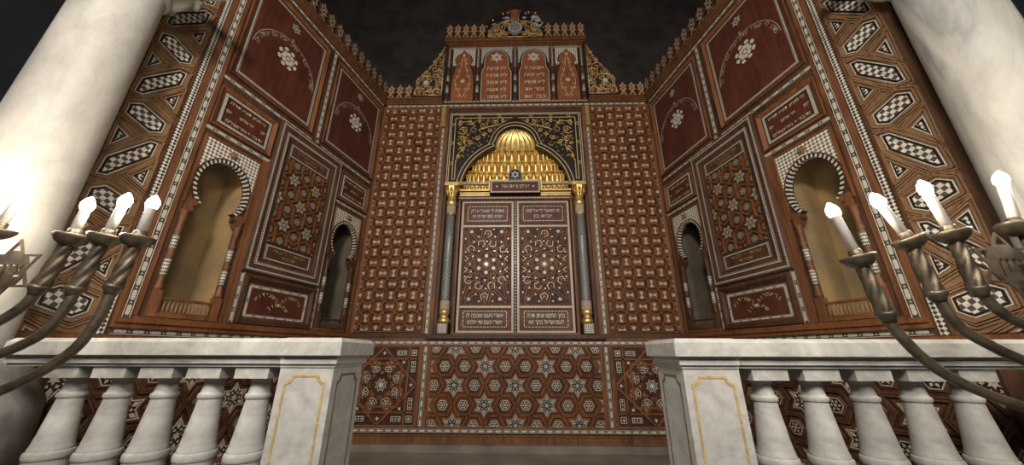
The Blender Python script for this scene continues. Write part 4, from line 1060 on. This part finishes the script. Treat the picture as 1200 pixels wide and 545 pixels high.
    for k in range(-6, 5):
        dz = k * .591
        for H, zc in ((HA, 2.030), (HB_, 1.737)):
            if z0 - .1 < zc + dz < z1 + .1: cell([(2.268 + x * .98, zc + dz + y) for x, y in H], mo if H is HA else mo2)
        for P in (TA, TB):
            if z0 - .1 < P[1][1] + dz < z1 + .1: cell([(x, z + dz) for x, z in P], mt)
    T.part('edge_stile', 'dark').box(2.408, 2.450, z0, z1, 0, .012)
    T.done()
    # ---- dado lattice
    T = Thing('star_dado_panel', 'low panel of pearl stars and hexagons seen between the marble balusters, %s side wall' % side_, 'wall panel', fr.P(1.2, -.71, 0), fr)
    T.part('backing_board', 'recess').rect(.03, 2.225, -.715, .066, -.001, .002)
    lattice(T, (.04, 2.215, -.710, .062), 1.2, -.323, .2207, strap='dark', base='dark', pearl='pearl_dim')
    T.done()
side(-1); side(1)

# ================================================================== MARBLE COLUMNS
for s in (-1, 1):
    nm = 'left' if s < 0 else 'right'
    cx_, cy_ = .05 + s * 2.366, 1.402
    fr = local(cx_, cy_, E)
    T = Thing('marble_column', 'massive %s column rising past the frame, %s side' % ('plain cream marble' if s < 0 else 'grey-veined cream marble', nm), 'column', (cx_, cy_, 0), fr)
    T.part('shaft', 'marble_old' if s < 0 else 'marble_vein').lathe(0, 0, [(.205, -.06), (.182, -.03), (.176, 0)] + [(.176 - .0017 * k, k * .25) for k in range(1, 9)] + [(.160, 2.05), (.165, 2.08)], 48)
    T.part('astragal', 'marble_old').lathe(0, 0, [(.165, 2.075), (.180, 2.09), (.186, 2.11), (.180, 2.13), (.167, 2.145)], 48)
    q = T.part('capital', 'marble_old')
    q.lathe(0, 0, [(.168, 2.14), (.18, 2.18), (.21, 2.26), (.26, 2.34), (.28, 2.37)], 32)
    for k in range(8):
        a = k * PI / 4 + .25; r = .245
        q.tube([(cos(a) * .16, 2.14, -sin(a) * .16), (cos(a) * .19, 2.19, -sin(a) * .19), (cos(a) * .24, 2.26, -sin(a) * .24), (cos(a) * .275, 2.265, -sin(a) * .275), (cos(a) * .28, 2.225, -sin(a) * .28)], [.05, .055, .052, .045, .02], 10)
    q.box(-.29, .29, 2.37, 2.46, -.29, .29)
    T.part('base', 'stone').lathe(0, 0, [(.345, -.93), (.345, -.30), (.340, -.207), (.30, -.13), (.262, -.058), (.24, -.03), (.20, -.025)], 40)
    T.done()

# ================================================================== BALUSTRADE
YF, YB = 1.352, 1.592
def bal_mesh():
    b = MB(local(0, 0, 0))
    b.lathe(0, 0, [(.052, 0), (.052, .012), (.058, .016), (.062, .03), (.062, .045), (.058, .058), (.048, .064), (.038, .085), (.035, .11), (.036, .13), (.046, .16), (.060, .20), (.069, .25), (.0725, .31), (.0720, .37), (.0685, .43), (.0640, .49), (.0610, .535), (.0605, .548), (.0650, .551), (.0668, .558), (.0668, .568), (.0650, .575), (.0605, .578), (.0600, .584), (.0560, .600), (.0520, .63), (.0465, .68), (.0420, .72), (.0390, .750), (.0380, .760), (.0380, .763), (.0425, .765), (.0440, .771), (.0440, .776), (.0425, .781), (.0385, .783), (.0372, .786), (.0345, .80), (.0325, .815), (.0320, .826), (.0365, .829), (.0365, .833), (.0400, .838), (.0455, .842), (.0455, .846), (.0490, .850)], 56, False)
    return b
BASE = .02
for s in (-1, 1):
    nm = 'left' if s < 0 else 'right'
    y = 1.455
    xe = -1.965 if s < 0 else 2.065
    # newel post
    T = Thing('newel_post', 'white marble newel post with gold-outlined cartouche at the %s stair gap' % nm, 'newel post', (s * .744, (YF + YB) / 2, 0), W0)
    xi, xo = s * .644, s * .846
    fz = Fr((0, YF, E), (1, 0), (0, -1)); fi = Fr((xi, 0, E), (0, 1), (-s, 0), -s)
    q = T.part('block', 'marble'); q.fr = fz; q.box(min(xi, xo), max(xi, xo), -.93, -.045, -(YB - YF), 0)
    def cart(u0, u1, z1, z0, c=.024):
        mid = lambda cx2, cz2, a0, a1: [(cx2 + c * cos(a0 + (a1 - a0) * k / 5), cz2 + c * sin(a0 + (a1 - a0) * k / 5)) for k in range(6)]
        return mid(u0, z1, 0, -PI / 2)[::-1][::-1] + mid(u0, z0, PI / 2, 0) + mid(u1, z0, PI, PI / 2) + mid(u1, z1, -PI / 2, -PI)
    def cart_ring(q, u0, u1, z1, z0, w, d):
        o_ = cart(u0, u1, z1, z0); i_ = cart(u0 + w, u1 - w, z1 - w, z0 + w)
        # order the outline consistently around the panel
        key = lambda P: P
        q.ring(order(o_), order(i_), -.002, d)
    def order(P):
        n = 6; TL, BL, BR, TR = P[0:n], P[n:2 * n], P[2 * n:3 * n], P[3 * n:4 * n]
        return TL[::-1] + BL + BR + TR if False else TL[::1][::-1] + BL[::1] [::-1][::-1] + BR[::-1][::-1] + TR[::-1][::-1]
    a_, b_ = min(xi, xo) + .024, max(xi, xo) - .024
    def outline(u0, u1, z0, z1, c):
        P = []
        for (cu, cz, t0) in ((u0, z0, PI / 2), (u1, z0, PI), (u1, z1, 3 * PI / 2), (u0, z1, 0)):
            # concave notch corner, walked counter-clockwise round the panel
            for k in range(6):
                t = t0 - (PI / 2) * k / 5
                P.append((cu + c * cos(t), cz + c * sin(t)))
        return P
    q = T.part('gold_cartouche', 'gold_paint'); q.fr = fz
    q.ring(outline(a_, b_, -.84, -.075, .026), outline(a_ + .008, b_ - .008, -.832, -.083, .026), -.001, .002)
    q = T.part('side_cartouche', 'brown_inlay'); q.fr = fi
    q.ring(outline(YF + .035, YB - .035, -.84, -.075, .026), outline(YF + .043, YB - .043, -.832, -.083, .026), -.001, .002)
    q = T.part('cap', 'marble'); q.fr = W0
    for (z0, z1, e) in ((-.050, -.038, .004), (-.038, -.022, .012), (-.022, -.014, .008), (-.014, -.008, .020), (-.008, .040, .030)):
        q.box(min(xi, xo) - (e if s > 0 else .0), max(xi, xo) + (e if s < 0 else .0), z0 + E, z1 + E, -(YB + e), -(YF - e))
    e = .030; x0_, x1_ = min(xi, xo) - (e if s > 0 else 0), max(xi, xo) + (e if s < 0 else 0)
    q.prism([(x0_, -(YF - e))] * 0, 0, 0)
    q.add([(x0_, YF - e, .970), (x1_, YF - e, .970), (x1_, YB + e, .970), (x0_, YB + e, .970), (x0_ + .012, YF - e + .014, .985), (x1_ - .012, YF - e + .014, .985), (x1_ - .012, YB + e - .014, .985), (x0_ + .012, YB + e - .014, .985)],
          [[0, 1, 5, 4], [1, 2, 6, 5], [2, 3, 7, 6], [3, 0, 4, 7], [4, 5, 6, 7]], world=True, flip=False)
    T.done()
    # handrail
    T = Thing('marble_handrail', 'long white marble handrail over the balusters, %s half' % nm, 'handrail', (s * 1.44, y, .88), W0)
    q = T.part('rail', 'marble')
    lo, hi = (min(xo, xe) , max(xo, xe))
    for (z0, z1, e) in ((-.050, -.038, -.018), (-.038, -.022, -.008), (-.022, -.014, -.012), (-.014, -.008, .0), (-.008, .040, .012)):
        q.box(lo, hi, z0 + E, z1 + E, -(YB - .03 + e), -(YF + .018 - e))
    e = .012; q.add([(lo, YF + .018 - e, .970), (hi, YF + .018 - e, .970), (hi, YF + .03, .985), (lo, YF + .03, .985), (lo, YB - .05, .985), (hi, YB - .05, .985), (hi, YB - .03 + e, .970), (lo, YB - .03 + e, .970)], [[0, 1, 2, 3], [3, 2, 5, 4], [4, 5, 6, 7]], world=True, flip=False)
    T.done()
    T = Thing('baluster_plinth', 'low white marble plinth under the balusters, %s half' % nm, 'plinth', (s * 1.44, y, 0), W0)
    T.part('plinth', 'marble').box(lo, hi, 0, .020, -(YB - .03), -(YF + .02)); T.done()
ords = ['first', 'second', 'third', 'fourth', 'fifth']
b0 = None
for s in (-1, 1):
    nm = 'left' if s < 0 else 'right'
    for k in range(5):
        lab = 'turned white marble baluster, %s from the %s newel post' % (ords[k], nm)
        if b0 is None:
            T = Thing('baluster', lab, 'baluster', (0, 0, 0), local(0, 0, 0), 'marble balusters of the balustrade')
            bb = bal_mesh(); T.parts.append((bb, 'turned_shaft', 'marble', None, None))
            q = T.part('top_block', 'marble'); q.box(-.066, .066, .846 - .006, .882 - .0005 - .02 + .02, -.066, .066)
            q = T.part('foot_block', 'marble'); q.box(-.066, .066, -.0 , .0 + .001, -.066, .066); 
            b0 = T.done(); o = b0
        else: o = copy_tree(b0)
        o.location = (s * (.985 + .189 * k), 1.462, .0205); o.scale = (1, 1, .9725)
        o['label'] = lab; o['group'] = 'marble balusters of the balustrade'

# ================================================================== MENORAHS
def smooth_path(P, n=6):
    out = []
    for i in range(len(P) - 1):
        p0, p1, p2, p3 = P[max(i - 1, 0)], P[i], P[i + 1], P[min(i + 2, len(P) - 1)]
        for k in range(n):
            t = k / n
            out.append(tuple(.5 * ((2 * p1[a]) + (-p0[a] + p2[a]) * t + (2 * p0[a] - 5 * p1[a] + 4 * p2[a] - p3[a]) * t * t + (-p0[a] + 3 * p1[a] - 3 * p2[a] + p3[a]) * t ** 3) for a in range(len(p1))))
    return out + [P[-1]]
def menorah(s, label, stem, pans, bulbs, colls, arms, starc):
    fr = Fr((0, 1.0, E), (1, 0), (0, -1))
    T = Thing('menorah', label, 'candelabrum', (stem, 1.0, 0), fr)
    q = T.part('stem', 'bronze')
    q.lathe(stem, 0, [(.17, -.93), (.17, -.90), (.12, -.87), (.05, -.83), (.028, -.80), (.024, -.60), (.04, -.58), (.04, -.55), (.022, -.52), (.020, -.20), (.032, -.19), (.032, -.15), (.018, -.13), (.017, .15), (.024, .16), (.024, .18), (.016, .19), (.016, .345)], 20)
    def branch(pan, bulb, coll, arm, side_in):
        if arm:
            b = T.part('branch', 'bronze'); P = smooth_path([(p[0], p[1], 0) for p in arm], 5)
            b.tube(P, .0135, 10)
            br = T.now(b)
            b = T.part('branch_collar', 'bronze', br); c = coll; tx, tz = pan[0] - c[0], pan[1] - c[1]; L = math.hypot(tx, tz); tx /= L; tz /= L
            b.tube([(c[0] - tx * .022, c[1] - tz * .022, 0), (c[0] - tx * .012, c[1] - tz * .012, 0), (c[0] - tx * .006, c[1] - tz * .006, 0), (c[0] + tx * .002, c[1] + tz * .002, 0), (c[0] + tx * .006, c[1] + tz * .006, 0), (c[0] + tx * .012, c[1] + tz * .012, 0)], [.0145, .0175, .021, .024, .023, .017], 14)
            b = T.part('twisted_sleeve', 'bronze', br); n = 30
            P = [(c[0] + (pan[0] - c[0]) * t / n, c[1] + (pan[1] - .012 - c[1]) * t / n, 0) for t in range(n + 1)]
            b.tube(P, [.0205 - .006 * (t / n) for t in range(n + 1)], 24, rf=lambda t, a: .74 + .36 * abs(sin((a * 4 - t * 15) / 2)) ** .7)
        else: br = None
        u, z = pan; tx, tz = bulb[0] - u, bulb[1] - z; L = math.hypot(tx, tz); tx /= L; tz /= L
        b = T.part('drip_pan', 'bronze', br)
        prof = [(.012, -.026), (.022, -.023), (.034, -.012), (.041, .000), (.043, .007), (.0415, .011), (.038, .009), (.032, .001), (.016, -.005)]
        b.tube([(u + tx * h, z + tz * h, 0) for _, h in prof], [r for r, _ in prof], 20)
        b = T.part('candle_cup', 'bronze', br); b.tube([(u + tx * h, z + tz * h, 0) for h in (-.003, .004, .028, .030)], [.014, .0165, .0165, .0145], 14)
        b = T.part('candle_sleeve', 'steelwhite', br); e = L - .022; b.tube([(u + tx * h, z + tz * h, 0) for h in (.026, e - .004, e)], [.0125, .0125, .0150], 14)
        b = T.part('bulb', 'bulb', br); hh = [(0, .0135), (.008, .0165), (.018, .0175), (.030, .0135), (.040, .007), (.046, .002)]
        b.tube([(u + tx * (e + h), z + tz * (e + h), 0) for h, r in hh], [r for h, r in hh], 10)
    for i in range(4): branch(pans[i], bulbs[i], colls[i] if i < 3 else None, arms[i] if i < 3 else None, 1)
    mir = lambda p: (2 * stem - p[0], p[1])
    for i in range(3): branch(mir(pans[i]), mir(bulbs[i]), mir(colls[i]), [mir(p) for p in arms[i]], -1)
    T.parts = T.parts
    # star with cut-out lettering, fixed behind the stem
    st = MB(Fr((0, 1.045, E), (1, 0), (0, -1))); cu, cz, R = starc
    hx = ngon(cu, cz, R / math.sqrt(3) * 1.02, 6, 0)
    P6 = hx; n = 6; a0 = .0025
    def closed(mb_, P, d0, d1):
        n = len(P); mb_.add([(p[0], p[1], d1) for p in P] + [(p[0], p[1], d0) for p in P], [list(range(n)), list(range(n, 2 * n))[::-1]] + [[n + i, n + (i + 1) % n, (i + 1) % n, i] for i in range(n)])
    plate = MB(st.fr); closed(plate, hx, -a0, a0)
    plo = plate.build('plate_tmp', 'bronze')
    cut = MB(st.fr)
    # the four letters as pen strokes (right to left), each a box through the plate
    strokes = [((.052, .016), (.031, -.018)), ((.031, .016), (.039, -.002)), ((.029, -.018), (.052, -.018)),      # tsadi
               ((.020, .017), (.011, .017)), ((.013, .017), (.012, .003)),                                        # yod
               ((-.001, .017), (-.010, .017)), ((-.008, .017), (-.009, -.018)),                                   # vav
               ((-.022, .017), (-.032, .017)), ((-.030, .017), (-.031, -.032))]                                   # final nun
    def closedbox(mb_, P):
        n = len(P); mb_.add([(p[0], p[1], .01) for p in P] + [(p[0], p[1], -.01) for p in P], [list(range(n)), list(range(n, 2 * n))[::-1]] + [[n + i, n + (i + 1) % n, (i + 1) % n, i] for i in range(n)])
    for (p, q2) in strokes:
        du, dz = q2[0] - p[0], q2[1] - p[1]; L = math.hypot(du, dz); tu, tz = du / L * .0028, dz / L * .0028; w_ = .0032
        nu, nz = -dz / L * w_, du / L * w_
        closedbox(cut, [(cu + p[0] - tu - nu, cz + p[1] - tz - nz), (cu + q2[0] + tu - nu, cz + q2[1] + tz - nz), (cu + q2[0] + tu + nu, cz + q2[1] + tz + nz), (cu + p[0] - tu + nu, cz + p[1] - tz + nz)])
    cto = cut.build('cut_tmp', 'bronze')
    md = plo.modifiers.new('b', 'BOOLEAN'); md.object = cto; md.operation = 'DIFFERENCE'; md.solver = 'EXACT'; md.use_self = True
    dg = bpy.context.evaluated_depsgraph_get(); dg.update()
    me = bpy.data.meshes.new_from_object(plo.evaluated_get(dg))
    bpy.data.objects.remove(plo); bpy.data.objects.remove(cto)
    so = bpy.data.objects.new('star_plate', me); me.transform(Matrix.Translation(-T.loc)); COL.objects.link(so); so.parent = T.root
    if len(me.polygons) < 5: print('BOOLEAN FAILED', len(me.polygons))
    tips = T.part('star_points', 'bronze', so); tips.fr = st.fr
    for k in range(6):
        a = PI / 2 + k * PI / 3; tip = (cu + R * cos(a), cz + R * sin(a))
        l, r = hx[(k + 1) % 6], hx[(k + 2) % 6]
        l = (cu + R / 1.732 * cos(a - PI / 6), cz + R / 1.732 * sin(a - PI / 6)); r = (cu + R / 1.732 * cos(a + PI / 6), cz + R / 1.732 * sin(a + PI / 6))
        ins = lambda p, t: (p[0] + (cu + R * .76 * cos(a) - p[0]) * t, p[1] + (cz + R * .76 * sin(a) - p[1]) * t)
        O = [l, tip, r]; I = [ins(l, .42), ins(tip, .56), ins(r, .42)]
        tips.ring(O, I, -a0, a0)
    rv = T.part('star_bolt', 'bronze', so); rv.fr = Fr((0, 1.03, E), (1, 0), (0, -1)); rv.tube([(stem, cz, -.02), (stem, cz, .03)], .008, 8)
    T.done()
menorah(-1, 'aged brass menorah with lit candle bulbs and star plate, in front of the left balustrade', -1.65,
        [(-1.163, .337), (-1.271, .343), (-1.381, .344), (-1.646, .371)], [(-1.158, .469), (-1.255, .479), (-1.377, .465), (-1.617, .515)],
        [(-1.180, .186), (-1.296, .181), (-1.412, .185)],
        [[(-1.180, .186), (-1.189, .093), (-1.217, .017), (-1.275, -.039), (-1.327, -.072), (-1.386, -.101), (-1.5, -.145), (-1.65, -.17)],
         [(-1.296, .181), (-1.300, .133), (-1.329, .061), (-1.38, .022), (-1.436, -.004), (-1.54, -.035), (-1.65, -.05)],
         [(-1.412, .185), (-1.430, .136), (-1.484, .088), (-1.55, .06), (-1.65, .045)]], (-1.613, .250, .108))
menorah(1, 'aged brass menorah with lit candle bulbs and star plate, in front of the right balustrade', 1.575,
        [(1.057, .266), (1.226, .323), (1.358, .342), (1.560, .364)], [(1.028, .426), (1.176, .460), (1.337, .503), (1.588, .533)],
        [(1.079, .106), (1.239, .163), (1.362, .177)],
        [[(1.079, .106), (1.089, .063), (1.141, -.016), (1.217, -.074), (1.340, -.125), (1.46, -.155), (1.575, -.17)],
         [(1.239, .163), (1.262, .077), (1.328, .023), (1.395, -.014), (1.49, -.045), (1.575, -.055)],
         [(1.362, .177), (1.385, .125), (1.43, .085), (1.50, .055), (1.575, .045)]], (1.548, .258, .108))

# ================================================================== LIGHT
def area(name, loc, tgt, size, power, col):
    l = bpy.data.lights.new(name, 'AREA'); l.shape = 'DISK'; l.size = size; l.energy = power; l.color = col
    o = bpy.data.objects.new(name, l); COL.objects.link(o); o.location = loc
    o.rotation_euler = (Vector(tgt) - Vector(loc)).to_track_quat('-Z', 'Y').to_euler(); return o
area('hall_chandelier_light', (-.6, -1.4, 3.5), (0, 4, 1.9), .8, 185, (1, .93, .84))
area('hall_chandelier_light', (1.2, -1.9, 3.2), (0, 4, 1.7), .8, 75, (1, .93, .84))
w = bpy.data.worlds.new('hall'); SC.world = w; w.use_nodes = True
w.node_tree.nodes['Background'].inputs[0].default_value = (.75, .80, 1, 1); w.node_tree.nodes['Background'].inputs[1].default_value = .05

# ================================================================== CAMERA
cd = bpy.data.cameras.new('camera'); cam = bpy.data.objects.new('camera', cd); COL.objects.link(cam)
cd.sensor_fit = 'HORIZONTAL'; cd.sensor_width = 36; cd.lens = 36 * 398.7 / 1200; cd.clip_start = .02
cam.location = (.05, 0, E)
cam.rotation_mode = 'XYZ'
Rm = Matrix.Rotation(rad(1.3), 4, 'Z') @ Matrix.Rotation(rad(90 + 19.6), 4, 'X') @ Matrix.Rotation(rad(0.15), 4, 'Z')
cam.rotation_euler = Rm.to_euler()
SC.camera = cam
vs = SC.view_settings; vs.view_transform = 'Standard'; vs.look = 'None'; vs.gamma = 1; vs.use_curve_mapping = False; vs.exposure = 0
